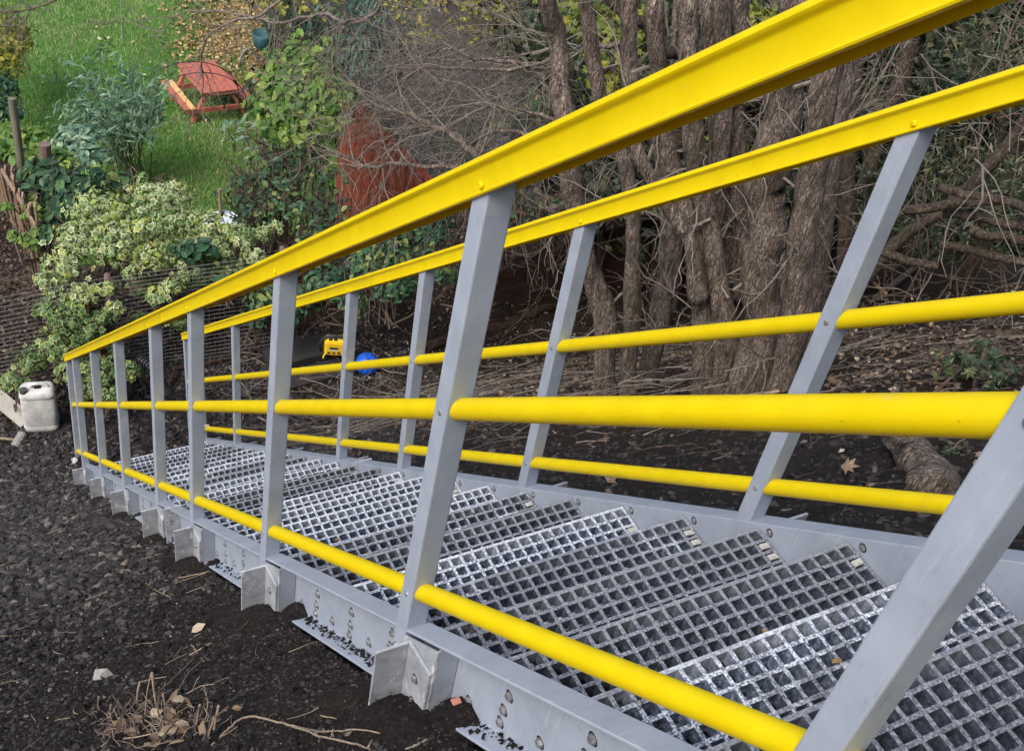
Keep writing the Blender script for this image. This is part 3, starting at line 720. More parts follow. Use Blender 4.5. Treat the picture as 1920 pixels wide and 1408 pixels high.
for p in scatter(260, 2.3, 5.5, -1.2, 6.0):      # twigs standing out of the litter at all angles
    tube(a, wander(p, [rng.normal(), rng.normal(), .2 + .6 * rng.random()], rng.uniform(.12, .45), 5, .3), rng.uniform(.0015, .004), 3, cap=False)
a.build('brown_brushwood', TWIGD, None, False, kind='stuff')

# lawn grass
a = Acc(); n = 75000; t = rng.random(n) ** .6
Y = 10.9 + 13 * rng.random(n) ** 1.25; X = .86 + rng.random(n) * (2.2 + (Y - 10) * .42); X = np.where(Y > 14.6, X - .9, X); P = np.stack([X, Y, hgt(X, Y) + .01], 1)
leaves(a, BLADE, P, np.stack([np.zeros(n), np.zeros(n), np.ones(n)], 1) + rng.normal(size=(n, 3)) * .35, .05 + .05 * rng.random(n), v=np.clip(.5 + .9 * vn(X, Y, .8, 21) + .5 * vn(X, Y, 3, 22) + .25 * rng.normal(size=n), .01, 1))
a.build('grass', GRASS, None, False, kind='stuff')
n = 5200; xy = []
while len(xy) < n:
    x = rng.uniform(300, 720); y = rng.uniform(-20, 250)
    if rng.random() < math.exp(-(((x - 470) / 90) ** 2 + ((y - 60) / 75) ** 2)) * 1.1: xy.append((x, y))
P = np.array([atz(x, y, ZL) for x, y in xy]); P[:, 2] = hgt(P[:, 0], P[:, 1]) + .05
a = Acc(); leaves(a, OVAL, P, rng.normal(size=(n, 3)) * .45 + UPV, .05 + .06 * rng.random(n)); 
P = scatter(420, -1, 6, 12, 22, dz=.06); leaves(a, OVAL, P, rng.normal(size=(len(P), 3)) * .4 + UPV, .05 + .04 * rng.random(len(P)))
a.build('fallen_leaves', LITT, None, False, kind='stuff')

# ------------------------------------------------------------------ trees on the bank
def ptree(name, label, stems, mat_, extra=None, group=None, cat='tree', lump=.10, offs=None):
    """stems: list of (pixel polyline, radius at foot, radius at top, depth shift). Each stem stands in the upright plane through its own foot."""
    p0 = onslope(*stems[0][0][0]); t = empty(name, label, cat, tuple(p0), group)
    for poly, r0, r1, dd in stems:
        b = onslope(*(poly[0] if poly[0][1] > 560 or len(stems) == 1 else stems[0][0][0])); hd = np.array([FW[0], FW[1], 0]); hd /= np.linalg.norm(hd); b = b + hd * dd
        pts = []
        for i, (x, y) in enumerate(poly):
            d = ray(x, y); tt = np.dot(b - CAM, hd) / np.dot(d, hd); pts.append(CAM + d * tt + hd * .035 * i * (rng.random() - .5))
        pts[0] = pts[0] - [0, 0, .15]
        P = spline(pts, 9 * len(pts)); P = sj(P, r0 * .12); R = np.linspace(r0, r1, len(P)); R[:4] *= [1.35, 1.2, 1.1, 1.04]
        kn = np.zeros(len(P))
        for _ in range(3): kn += .09 * np.exp(-((np.arange(len(P)) - rng.uniform(2, len(P))) / 3.5) ** 2)
        R = R * (1 + kn + .03 * np.sin(np.arange(len(P)) * .6 + r0 * 99))
        a = Acc(); tube(a, P, R, 14 if r0 > .05 else 8, lump=lump, ph=r0 * 100 + poly[0][0]); tr = part(a, 'trunk', mat_, t, True)
        # side shoots and snags
        a = Acc()
        for _ in range(int(6 + 50 * r0)):
            i = rng.integers(6, len(P) - 1); dd_ = rng.normal(size=3) + [0, 0, .5]
            if rng.random() < .4: tube(a, wander(P[i], dd_, R[i] + .05 + .06 * rng.random(), 3, .1), .009, 5)
            else: twigtree(a, P[i], dd_, .3 + .7 * rng.random(), .006, 1, 3)
        if a.n: part(a, 'shoots', TWIG, tr, False, kind='stuff')
    return t
T1 = ptree('tree', 'slender leaning grey tree, leftmost of the large stems behind the far rail', [
    ([(1150, 745), (1130, 600), (1105, 480), (1075, 350), (1062, 190), (1045, 90), (1020, -30)], .075, .05, 0)], BARK)
T2 = ptree('tree', 'straight grey tree with flaking bark just right of the leaning slender one', [
    ([(1178, 745), (1185, 600), (1188, 450), (1170, 300), (1120, 180), (1090, -30)], .055, .04, .15), ([(1212, 730), (1240, 600), (1255, 450), (1240, 300), (1195, 180), (1180, -30)], .075, .05, .25)], BARK)
T3 = ptree('tree', 'coppiced tree with knobbly brown stems fanning from one stool left of the thickest trunk', [
    ([(1335, 745), (1322, 620), (1318, 500), (1280, 400), (1240, 250), (1225, -20)], .075, .045, 0), ([(1362, 748), (1365, 640), (1350, 520), (1322, 380), (1300, 240), (1290, -20)], .07, .05, .1), ([(1345, 748), (1338, 600), (1345, 420), (1355, 250), (1350, -20)], .055, .045, .3),
    ([(1325, 520), (1290, 440), (1215, 330), (1170, 180)], .05, .03, -.1), ([(1385, 740), (1385, 560), (1350, 380), (1345, 200), (1330, -20)], .06, .05, .4)], BARK)
T4 = ptree('tree', 'thickest tree of the thicket with a smooth swollen grey trunk behind the far rail', [
    ([(1400, 745), (1428, 600), (1422, 480), (1432, 380), (1462, 240), (1485, 100), (1495, -30)], .115, .085, .1), ([(1470, 745), (1492, 600), (1505, 450), (1525, 300), (1550, 150), (1580, -20)], .078, .06, .25),
    ([(1395, 520), (1388, 400), (1382, 240), (1385, 100), (1390, -30)], .06, .045, .5), ([(1520, 700), (1535, 500), (1560, 300), (1590, 120), (1600, -20)], .055, .045, .5)], BARK)
T5 = ptree('tree', 'tall dark tree leaning right, seen above the far rail between two grey posts', [
    ([(1530, 640), (1640, 500), (1700, 440), (1790, 380), (1880, 280), (1960, 180)], .05, .045, .3), ([(1560, 600), (1600, 420), (1640, 300), (1700, 120), (1740, -20)], .085, .06, 1.2)], BARKD)
T6 = ptree('tree', 'dark leaning trunk crossing the top right corner of the thicket', [
    ([(1800, 560), (1840, 450), (1880, 340), (1915, 260), (1990, 100)], .10, .085, .6), ([(1830, 480), (1850, 330), (1900, 180), (1960, 60)], .06, .05, 2.0)], BARKD)
bgst = [(1585, 600, 1610, .07), (1610, 560, 1690, .075), (1640, 520, 1640, .06), (1560, 600, 1530, .06), (1480, 600, 1460, .065), (1255, 640, 1285, .06), (1195, 640, 1150, .05), (1265, 600, 1270, .05), (1300, 590, 1330, .07), (1450, 560, 1420, .09), (1540, 540, 1560, .07), (1600, 520, 1650, .08), (1340, 560, 1360, .06), (1395, 540, 1400, .05), (1490, 530, 1530, .06), (1230, 560, 1205, .05), (1665, 480, 1730, .07), (1575, 470, 1600, .045), (1430, 520, 1440, .05), (1515, 500, 1490, .05), (1370, 500, 1310, .045), (1130, 560, 1150, .05)]
for i, (xb, yb, xt, r_) in enumerate(bgst):
    ptree('tree', ('first', 'second', 'third', 'fourth', 'fifth', 'sixth', 'seventh', 'eighth', 'ninth', 'tenth', 'eleventh', 'twelfth', 'thirteenth', 'fourteenth', 'fifteenth', 'sixteenth', 'seventeenth', 'eighteenth', 'nineteenth', 'twentieth', 'next to last', 'last')[sorted(range(22), key=lambda q: bgst[q][0]).index(i)] + ' from the left of the slim brown stems deep in the thicket', [([(xb, yb), ((xb * 2 + xt) / 3 + rng.uniform(-15, 15), yb * .62), (xt + rng.uniform(-12, 12), yb * .28), (xt + (xt - xb) * .4, -40)], r_ * .85, r_ * .6, .2 * (i % 3))], (BARKD, BARK, BARKR)[i % 3], group='slim stems deep in the thicket')
# big bough arching over the trees, from the top edge
def bough(name, label, poly, D0, D1, r0, r1, m, kids=8, kr=.006, kL=.6, depth=1, wobble=0, sides=8, spread=.9, group=None):
    pts = [atd(x, y, D0 + (D1 - D0) * i / (len(poly) - 1)) for i, (x, y) in enumerate(poly)]
    t = empty(name, label, 'branch', tuple(pts[0]), group); P = spline(pts, 8 * len(pts)); P = sj(P, r0 * .5)
    P = P + 0; a = Acc(); tube(a, P, np.linspace(r0, r1, len(P)) * .85, sides, lump=.12, ph=poly[0][0]); part(a, 'limb', m, t, True)
    a = Acc()
    for _ in range(kids):
        i = rng.integers(2, len(P) - 1); d = (P[i] - P[i - 1]); d = d / np.linalg.norm(d) + rng.normal(size=3) * .6
        twigtree(a, P[i], d, kL * (.5 + rng.random()), kr, depth, 4, .2, -.02, 4, spread)
    if kids: part(a, 'twigs', TWIG, t, False, kind='stuff')
    return t
bough('bough', 'thick curved bough arching over the trunks near the top edge', [(1120, -40), (1180, 30), (1235, 80), (1270, 88), (1330, 100), (1350, 180)], 7.6, 8.2, .04, .055, BARKD, 4)
bough('bough', 'long level bough reaching left from the trunks across the dark shed roof', [(1180, 78), (1090, 95), (1000, 120), (920, 130), (850, 125), (790, 135), (745, 170), (700, 200)], 8.5, 9.5, .024, .008, BARK, 10, .005, .8, 2)
bough('bough', 'crooked bough with an arched back above the dark shed roof', [(1050, 150), (980, 118), (880, 108), (850, 92), (815, 95), (780, 130), (750, 150)], 8.8, 9.6, .022, .008, BARK, 10, .005, .8, 2)
bough('bough', 'bough sweeping down from the red shed wall to the near yellow handrail', [(905, 310), (870, 280), (825, 240), (775, 222), (720, 205), (690, 198), (640, 215)], 8.3, 9.8, .032, .01, BARK, 16, .006, .7, 1)
bough('bough', 'low bough running level across the foot of the red shed wall', [(880, 322), (820, 312), (760, 312), (700, 318), (665, 305), (640, 290), (600, 285)], 8.5, 9.8, .024, .008, BARK, 14, .006, .7, 1)
bough('bough', 'thin bough hooped over the middle of the thicket above the near handrail', [(1060, 235), (1000, 210), (940, 200), (890, 205), (850, 218), (760, 220), (640, 226)], 8.2, 9.5, .016, .006, BARK, 14, .005, .6, 1)
bough('bough', 'short grey bough curving into the near handrail', [(1000, 255), (960, 245), (920, 250), (880, 275), (850, 300)], 8.2, 8.8, .018, .01, BARK, 10, .005, .5, 1)
bough('bough', 'grey snapped bough slanting down behind the post of the near rail', [(980, 330), (1010, 365), (1045, 400), (1090, 440)], 7.8, 8.0, .03, .022, BARK, 5, .005, .5, 1)
bough('bough', 'pale jagged bough hanging over the picnic table from the top edge', [(560, -30), (480, 30), (440, 40), (400, 60), (385, 80), (378, 130), (381, 190), (384, 230)], 10.5, 12, .016, .005, TWIG, 14, .005, .7, 1)
bough('bough', 'grey forked bough hanging at the top centre left of the blue green conifer', [(620, -30), (650, 40), (610, 25), (575, 28), (530, 42), (480, 36), (400, 20), (330, 30), (300, 70)], 10, 12, .02, .006, TWIG, 14, .005, .8, 2)
bough('bough', 'forked grey bough drooping in front of the conifer and the bright green bush', [(720, -20), (700, 30), (640, 55), (620, 90), (590, 130), (560, 145), (470, 135)], 9.8, 11.5, .018, .005, TWIG, 16, .005, .7, 1)
bough('bough', 'dark twiggy bough poking into the top left corner over the lawn', [(150, -30), (90, 10), (40, 22), (-20, 25)], 12, 12.5, .014, .006, TWIGD, 14, .005, .7, 2)
# bare interlaced crown over the shed
t = empty('bare_hawthorn', 'tangle of fine leafless twigs spread over the dark shed roof', 'shrub', tuple(atd(1000, 250, 10.5)))
a = Acc()
for _ in range(84):
    x, y = rng.uniform(800, 1090), rng.uniform(-20, 320); p = atd(x, y, rng.uniform(9, 12)); d = np.array([-1, rng.normal() * .5, rng.normal() * .35 - .1])
    twigtree(a, p, d, rng.uniform(.7, 1.8), .005, 2, 4, .22, -.01, 4)
part(a, 'twigs', TWIG, t, False, kind='stuff')
a = Acc()
for _ in range(44):
    x, y = rng.uniform(670, 1000), rng.uniform(0, 230)
    if x < 800 and y > 90: x += 170
    p = atd(x, y, rng.uniform(10, 12.5)); d = np.array([-1, rng.normal() * .6, rng.normal() * .5])
    twigtree(a, p, d, rng.uniform(.5, 1.2), .0045, 2, 4, .25, 0, 3)
part(a, 'dark_twigs', TWIGD, t, False, kind='stuff')

t = empty('thicket_twigs', 'thin bare shoots crossing between the trunks behind the far rail', 'shrub', tuple(onslope(1500, 700)))
a = Acc(); b = Acc()
for _ in range(150):
    x, y = rng.uniform(1080, 1940), rng.uniform(-20, 600); D = rng.uniform(7.6, 11.5) if x < 1560 else rng.uniform(6.8, 10.5); p = atd(x, y, D)
    if p[2] < hgt(p[0], p[1]) + .02: continue
    twigtree(a if rng.random() < .5 else b, p, np.array([rng.normal() * .8, rng.normal() * .8, rng.normal() * .7 + .4]), rng.uniform(.4, 1.3), rng.uniform(.003, .008), 1, 4, .2, 0, 4)
part(a, 'shoots', TWIG, t, False, kind='stuff'); part(b, 'dark_shoots', TWIGD, t, False, kind='stuff')
# dense undergrowth that closes the view behind the trunks
def bush(name, label, mounds, T, m, size, cat='shrub', group=None, leafname='foliage', up=.5, stick=True, droop=None, v0=0., v1=1., dens=1., sm=TWIGD, stems=3):
    c0 = np.array(mounds[0][0]); g = np.array([c0[0], c0[1], float(hgt(c0[0], c0[1]))])
    t = empty(name, label, cat, tuple(g), group); a = Acc(); b = Acc()
    for c, r_ in mounds:
        mound(a, T, c, r_, int(dens * 3.2 * r_ * r_ * 4 * pi / (size * size * .5) * .55), size, up, v0=v0, v1=v1, droop=droop)
        if stick:
            zc = max(float(hgt(c[0], c[1])), c[2] - r_ * 2.2)
            for _ in range(stems):
                f = np.array([c[0] + rng.normal() * r_ * .3, c[1] + rng.normal() * r_ * .3, zc]); e = np.array(c) + rng.normal(size=3) * r_ * .45
                mid = (f + e) / 2 + rng.normal(size=3) * .12; P = spline([f, mid, e], 8); tube(b, P, np.linspace(.012, .005, 8), 4, cap=False)
                twigtree(b, e, e - f + rng.normal(size=3) * .4, r_ * .8, .005, 1, 4)
    part(a, leafname, m, t, False, kind='stuff')
    if stick and b.n: part(b, 'stems', sm, t, False, kind='stuff')
    return t
def ml(lst): return [(atd(x, y, D), r_) for x, y, D, r_ in lst]
U = []
for i in range(46):
    x = rng.uniform(1080, 1960); y = rng.uniform(-60, 430); U.append((x, y, rng.uniform(12.5, 19) , rng.uniform(.6, 1.1)))
for i in range(4):
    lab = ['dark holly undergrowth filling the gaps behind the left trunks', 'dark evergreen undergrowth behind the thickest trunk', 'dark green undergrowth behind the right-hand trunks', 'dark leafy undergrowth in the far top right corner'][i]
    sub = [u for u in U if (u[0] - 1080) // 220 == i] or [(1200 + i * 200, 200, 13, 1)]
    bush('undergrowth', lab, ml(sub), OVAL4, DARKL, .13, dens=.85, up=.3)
bush('brambles', 'dark green bramble and ivy cover low behind the far posts at the right', ml([(1700, 330, 12, .5), (1780, 330, 11.5, .45), (1860, 400, 11, .5), (1740, 440, 11, .4), (1920, 350, 11, .5), (1640, 380, 12, .45), (1820, 200, 12, .6), (1730, 230, 12, .5), (1900, 120, 11, .5)]), LAN, DARKL, .10, up=.2, v0=.3, dens=.8)
bush('maple_regrowth', 'yellow-green maple leaves glowing between the trunks', ml([(1150, 90, 10.5, .35), (1175, 40, 11, .3), (1150, 170, 10.5, .25), (1350, 260, 9.5, .18), (1365, 290, 9.5, .15), (1480, 60, 11, .3), (1080, 20, 11, .35), (1140, 220, 10, .15), (1420, 40, 11, .2)]), MAPLE, YGRN, .13, dens=.42)
bush('autumn_maple', 'yellow and rust autumn leaves above the shed roof by the top edge', ml([(880, 60, 13, .25), (850, 15, 13, .3), (760, 20, 13.5, .3), (540, 10, 14, .3), (600, 8, 14, .3), (790, 70, 13, .2), (930, 30, 13, .25)]), OVAL, YELL, .07, dens=.10)
# back wall of shrubs beyond the garden, above the shed
bush('hedgerow', 'dark mixed hedge closing the garden behind the shed', ml([(x + rng.uniform(-30, 30), y + rng.uniform(-20, 20), 19, 1.3) for x in range(640, 1150, 90) for y in (-60, 40, 140)]), OVAL4, DARKL, .16, dens=.7, v0=.2)

bush('conifer', 'blue-green feathery conifer at the top centre beside the shed roof', ml([(640, 50, 14, .45), (690, 90, 13.8, .45), (720, 30, 14, .4), (670, 130, 13.6, .35), (620, 5, 14.5, .45), (745, 90, 14, .3), (580, 60, 14.5, .25)]), LAN, CONIF, .16, 'tree', up=-.1, droop=np.array([[0, 0, 1.]]), dens=1.0)
bush('climber', 'bright yellow-green climber tumbling over between the picnic table and the red shed', ml([(560, 130, 13.6, .35), (590, 170, 13.4, .38), (545, 200, 13.4, .33), (600, 225, 13.2, .33), (530, 160, 13.8, .28), (575, 250, 13.2, .25), (630, 190, 13.2, .25), (505, 210, 13.6, .22), (620, 110, 13.8, .25), (520, 245, 13.4, .2)]), OVAL, BRIGHT, .12, up=.5, dens=.9)
bush('yellow_shrub', 'yellow-flowering shrub cut by the left edge above the lawn', ml([(5, 60, 19, .35), (15, 95, 18.8, .3), (0, 130, 18.5, .3), (20, 70, 19, .2)]), OVAL, YGRN, .09, dens=.7, v0=.5)
bush('dark_shrub', 'dull green shrub at the left edge below the yellow-flowering one', ml([(-5, 170, 18, .25), (0, 210, 17.5, .25)]), OVAL, BRAM, .09)
# tall lance-leaved clump
Pb = atz(245, 345, ZL); Pb[2] = float(hgt(Pb[0], Pb[1]))
t = empty('willow_leaved_shrub', 'tall blue-green shrub with drooping narrow leaves left of the picnic table', 'shrub', tuple(Pb)); a = Acc(); b = Acc()
for _ in range(38):
    x = 205 + 70 * rng.normal(); x = min(max(x, 80), 300); y = 185 + (x - 200) * -.05 + 42 * rng.normal(); e = atd(x, y, 16.6 + rng.normal() * .45)
    f = Pb + [rng.normal() * .22, rng.normal() * .2, 0]; P = spline([f, (f * .45 + e * .55) + [0, 0, .25], e], 10); tube(b, P, np.linspace(.010, .004, 10), 4, cap=False)
    n = 34; i = rng.integers(5, 10, n); pp = P[i] + rng.normal(size=(n, 3)) * .11
    leaves(a, LAN, pp, rng.normal(size=(n, 3)) * .6 + [-.3, -.6, .4], .11 + .09 * rng.random(n), roll=np.array([[.5, .2, .1]]) + rng.normal(size=(n, 3)) * .6)
part(a, 'foliage', LANCE, t, kind='stuff'); part(b, 'canes', CANE, t, kind='stuff')
bush('lance_leaved_herb', 'pale lanky herb with long leaves at the right foot of the garden arch', ml([(470, 240, 15.4, .22), (500, 225, 15.2, .18), (450, 265, 15.4, .2), (520, 250, 15, .18), (430, 235, 15.8, .12), (490, 280, 14.8, .15)]), LAN, LANCE, .17, dens=.28, v0=.35, sm=CANE, stems=3)
bush('low_border_plants', 'broad light green border leaves at the left edge below the lawn', ml([(20, 268, 16, .22), (60, 265, 16, .22), (90, 285, 15.6, .2), (30, 295, 15.4, .2), (0, 285, 15.6, .2)]), OVAL, BRIGHT, .16, dens=.8, stick=False)
bush('bluish_border_plant', 'bluish green low plant behind the ivy, right of the wooden stakes', ml([(135, 285, 15, .24), (165, 300, 14.6, .22), (110, 310, 14.6, .2), (150, 260, 15.4, .2)]), OVAL, LANCE, .11, stick=False)

# ------------------------------------------------------------------ ivy and bramble hedge on the mesh fence
V1 = [(250, 440, 12.0, .30), (190, 410, 12.0, .30), (310, 420, 12.1, .30), (125, 500, 11.7, .17), (100, 540, 11.6, .12), (150, 560, 11.5, .17), (385, 440, 12.1, .25), (440, 440, 12.1, .14), (325, 375, 12.3, .18), (275, 365, 12.4, .16), (215, 470, 11.7, .24), (280, 490, 11.7, .18), (350, 480, 11.9, .2), (150, 455, 11.8, .22), (205, 540, 11.4, .10), (212, 580, 11.4, .08), (320, 540, 11.5, .12), (290, 560, 11.5, .1), (80, 525, 11.5, .08), (455, 455, 12.0, .13), (490, 440, 12.1, .10), (475, 485, 11.9, .10), (405, 470, 11.9, .14), (520, 425, 12.2, .07), (240, 515, 11.6, .08), (345, 520, 11.6, .08), (335, 355, 12.4, .1)]
hv = bush('variegated_ivy', 'cream-edged variegated ivy smothering the top of the mesh fence behind the stair foot', ml(V1), IVY, IVYV, .086, 'ivy', up=.15, dens=1.0, stems=2)
V2 = [(85, 580, 11.5, .13), (160, 620, 11.4, .16), (190, 600, 11.4, .12), (235, 700, 11.4, .12), (200, 705, 11.4, .13), (120, 600, 11.4, .18), (105, 650, 11.4, .18), (150, 640, 11.5, .18), (180, 690, 11.4, .14), (135, 700, 11.4, .16), (205, 740, 11.3, .1), (170, 730, 11.3, .12), (60, 680, 11.7, .15), (215, 650, 11.6, .1), (20, 720, 11.5, .12), (330, 600, 11.9, .15), (270, 540, 11.9, .15), (365, 520, 11.9, .2), (420, 500, 12, .2), (260, 600, 12.0, .1)]
bush('green_ivy', 'plain green ivy coloured darker for shade, hanging through the wire mesh beside the white container', ml(V2), IVY, IVYG, .085, 'ivy', up=.2, dens=.9, stems=2)
V3 = [(75, 325, 12.8, .16), (110, 345, 12.7, .2), (150, 355, 12.6, .2), (60, 360, 12.7, .12), (190, 350, 12.7, .15), (130, 380, 12.4, .15), (230, 345, 12.8, .12), (95, 400, 12.3, .14), (345, 475, 11.7, .12), (380, 470, 11.7, .12), (425, 530, 11.6, .12), (80, 440, 12, .1)]
bush('bramble', 'bramble with big dark blue-green leaves topping the ivy next to the split boards', ml(V3), OVAL, BRAM, .14, dens=.95, up=.6)
bush('honeysuckle', 'fresh yellow-green shoots rising out of the top of the ivy', ml([(110, 300, 13.2, .14), (130, 320, 13, .12), (265, 335, 12.6, .08), (180, 325, 13, .1), (60, 400, 12.2, .1), (55, 455, 11.9, .1), (90, 440, 12, .1), (10, 390, 12.2, .06), (25, 440, 12, .05)]), OVAL, BRIGHT, .085, dens=.7, v0=.4)
bush('brown_bramble', 'brown dead bramble tangle with few green leaves left of the red shed wall', ml([(470, 400, 13, .34), (520, 350, 13.2, .38), (980, 400, 11.8, .3), (1060, 400, 12, .3), (930, 440, 11.5, .25), (1100, 330, 12.5, .3), (560, 400, 12.8, .38), (600, 340, 13.2, .34), (560, 300, 13.4, .28), (500, 310, 13.5, .22), (620, 420, 12.5, .34), (660, 450, 12.3, .3), (460, 350, 13.4, .2), (700, 480, 12, .25), (600, 460, 12.3, .3)]), OVAL, BRAM, .085, dens=.16, sm=TWIGD, stems=24)
bush('privet_scrub', 'small-leaved green scrub hanging between the two yellow handrails', ml([(560, 560, 11.6, .2), (620, 530, 11.6, .22), (700, 500, 11.4, .25), (760, 470, 11.2, .25), (800, 430, 11.2, .25), (740, 540, 11, .2), (500, 560, 11.8, .18), (480, 600, 11.8, .12), (820, 500, 10.8, .2), (660, 570, 11.4, .15), (460, 520, 12, .2), (540, 600, 11.6, .12)]), OVAL, BRAM, .075, dens=.62, stems=6)
bush('holly_seedling', 'prickly green holly seedling in the litter low at the right edge', ml([(1790, 690, 5.6, .10), (1850, 705, 5.4, .12), (1800, 870, 4.6, .1), (1850, 660, 5.8, .08), (1700, 800, 5.0, .06)]), MAPLE, DARKL, .075, dens=.5, v0=.5, stems=3)
bush('elder_scrub', 'green shoots and dead stems hanging in front of the dark shed boards', ml([(850, 250, 11.5, .3), (940, 230, 11.5, .3), (900, 330, 11, .25), (1000, 200, 11.5, .25), (960, 300, 11, .2)]), LAN, BRAM, .11, dens=.22, stems=8, v0=.3)
# ------------------------------------------------------------------ red shed
REDP = simple('red_painted_boards', C3(.24, .05, .025), C3(.33, .08, .045), 7, .75, .3, 40)
REDD = simple('shaded_red_brown_boards', C3(.055, .02, .014), C3(.10, .04, .028), 7, .8, .3, 40)  # red-brown boards, wall shade put into the darker colour
FELT = simple('roof_felt', C3(.035, .034, .034), C3(.095, .093, .092), 5, .9, .4, 60)
sh = empty('shed', 'red-painted wooden shed with a grey felt roof half hidden by bare twigs', 'shed', (4.3, 11.1, -7.5))
A0 = np.array([4.30, 11.12, -5.0]); g = np.array([.70, -.71, 0]); u = np.array([.78, .63, 0]); u /= np.linalg.norm(u)
E0 = A0 + g * 1.62 + [0, 0, -1.12]
fr = (E0 - A0) / np.linalg.norm(E0 - A0)
nb = 13
for i in range(nb):                                       # gable wall: upright boards cut to the roof pitch
    a0, a1 = i / nb * 1.62 + .004, (i + 1) / nb * 1.62 - .004
    ac = Acc(); q = []
    nrm = np.array([g[1], -g[0], 0]) * (.012 + .004 * (i % 2))
    for off in (0, 1):
        for aa, zt in ((a0, None), (a1, None)):
            b = A0 + g * aa; zt = A0[2] - 1.12 * aa / 1.62 - .02
            q += [[b[0], b[1], -7.55] + nrm * off, [b[0], b[1], zt] + nrm * off]
    q = np.array([np.array(x[:3], float) if len(x) == 3 else x for x in q])
    ac.add(q, [[0, 1, 3, 2], [4, 6, 7, 5], [0, 4, 5, 1], [2, 3, 7, 6], [1, 5, 7, 3], [0, 2, 6, 4]]); part(ac, 'board', REDP, sh)
for i in range(11):                                       # long wall: level boards
    z0 = -7.5 + i * .125; ac = Acc(); b0 = E0 + u * .02; b1 = E0 + u * 3.6; o_ = g * (.012 + .003 * (i % 2))
    beam(ac, [b0[0] + o_[0], b0[1] + o_[1], z0 + .06], [b1[0] + o_[0], b1[1] + o_[1], z0 + .06], .02, .118); part(ac, 'board', REDD, sh)
ac = Acc(); q = []
for z_ in (0.03, .065):
    for s_, t_ in ((-.12, -.12), (1.15, -.12), (1.15, 3.7), (-.12, 3.7)):
        p = A0 + (E0 - A0) * s_ + u * t_; q.append(p + [0, 0, z_])
ac.add(q, BOXF); part(ac, 'roof', FELT, sh)
ac = Acc(); beam(ac, A0 - u * .13 - (E0 - A0) * .12 - [0, 0, .03], E0 - u * .13 + (E0 - A0) * .13 - [0, 0, .03], .02, .11); part(ac, 'bargeboard', REDP, sh)
ac = Acc(); q = []
for z_ in (-7.5, None):
    for s_, t_ in ((0.02, .03), (.98, .03), (.98, 3.55), (.02, 3.55)):
        p = A0 + (E0 - A0) * s_ + u * t_; q.append([p[0], p[1], -7.5 if z_ else p[2] - .03])
ac.add(q, BOXF); part(ac, 'inner_frame', REDD, sh)
# brown boarded fence behind the trees
def boardfence(name, label, p0, p1, hgt_, m, n, wd=.10, th=.018, lean=0., jitter=.01, gap=.01, cat='fence', horiz=False):
    p0 = np.array(p0, float); p1 = np.array(p1, float); t = empty(name, label, cat, tuple(p0)); d = (p1 - p0); L = np.linalg.norm(d); d /= L
    for i in range(n):
        ac = Acc()
        if horiz:
            z_ = i * hgt_ / n; beam(ac, p0 + [0, 0, z_ + hgt_ / n / 2], p1 + [0, 0, z_ + hgt_ / n / 2], th + .006 * (i % 2), hgt_ / n - gap)
        else:
            b = p0 + d * (L * (i + .5) / n); tp = b + [lean * .3 + rng.normal() * jitter, lean * rng.uniform(.6, 1.3) + rng.normal() * jitter, hgt_ * (1 + rng.normal() * jitter * 3)]
            beam(ac, b, tp, L / n - gap, th, up=tuple(np.cross(d, UPV)))
        part(ac, 'board', m, t)
    return t
REDW = simple('dull_red_boards', C3(.04, .020, .016), C3(.085, .04, .030), 7, .8, .3, 40)
f0 = atd(900, 470, 12.6); f1 = atd(1500, 300, 14.5); f0[2] = -7.2; f1[2] = -6.6
boardfence('boarded_fence', 'dull red boarded fence glimpsed low between the tree trunks', f0, f1, 1.9, REDW, 13, horiz=True)
WOOD = simple('weathered_fence_wood', C3(.20, .13, .085), C3(.34, .24, .165), 14, .85, .3, 60, (1, 1, .2))
WOODG = simple('grey_green_post', C3(.09, .085, .06), C3(.18, .165, .12), 14, .85, .4, 60, (1, 1, .2))
WOODR = simple('reddish_post', C3(.10, .065, .055), C3(.17, .12, .10), 14, .85, .4, 60, (1, 1, .2))
b0 = atd(82, 490, 12.1); b1 = atd(-12, 330, 14.2)
t = empty('split_board_fence', 'row of loose weathered boards leaning at the left edge above the dark litter', 'fence', tuple(b0))
nn = 17
for i in range(nn):
    f = (i + .5) / nn; b = b0 + (b1 - b0) * f; tp = b + [-.02 + rng.normal() * .02, .05 + rng.normal() * .03, .50 + rng.normal() * .03]
    b = b - [0, 0, .25]; ac = Acc(); beam(ac, b, tp, .105, .016, up=(-1, .2, 0)); part(ac, 'board', WOOD, t)
ac = Acc(); beam(ac, b0 + [-.03, 0, .42], b1 + [-.03, 0, .42], .02, .05); part(ac, 'rail', WOOD, t)
def stake(name, label, foot, top, r_, m, cat='post'):
    ac = Acc(); foot = np.array(foot); top = np.array(top); P = spline([foot, (foot + top) / 2 + [.004, 0, 0], top], 8); tube(ac, P, np.linspace(r_, r_ * .94, 8), 12, lump=.06)
    o = ac.build(name, m, None, True); md = o.modifiers.new('edges', 'EDGE_SPLIT'); o['label'] = label; o['category'] = cat; return o
stake('wooden_stake', 'tall thin leaning grey-green stake at the left above the split boards', atd(42, 330, 13.6), atd(22, 185, 13.2), .042, WOODG)
stake('wooden_stake', 'short stubby purplish-brown post poking out of the ivy beside the tall stake', atd(86, 330, 13.2), atd(84, 270, 13.0), .062, WOODR)
stake('wooden_stake', 'thin pale stake beside the upturned white tub', atd(414, 420, 14.6), atd(411, 355, 14.4), .022, WOOD)
stake('leaning_trunk', 'dark brown ivy-hung trunk leaning behind the wire mesh', atd(205, 705, 11.6), atd(150, 540, 11.8), .07, BARKR, 'trunk')
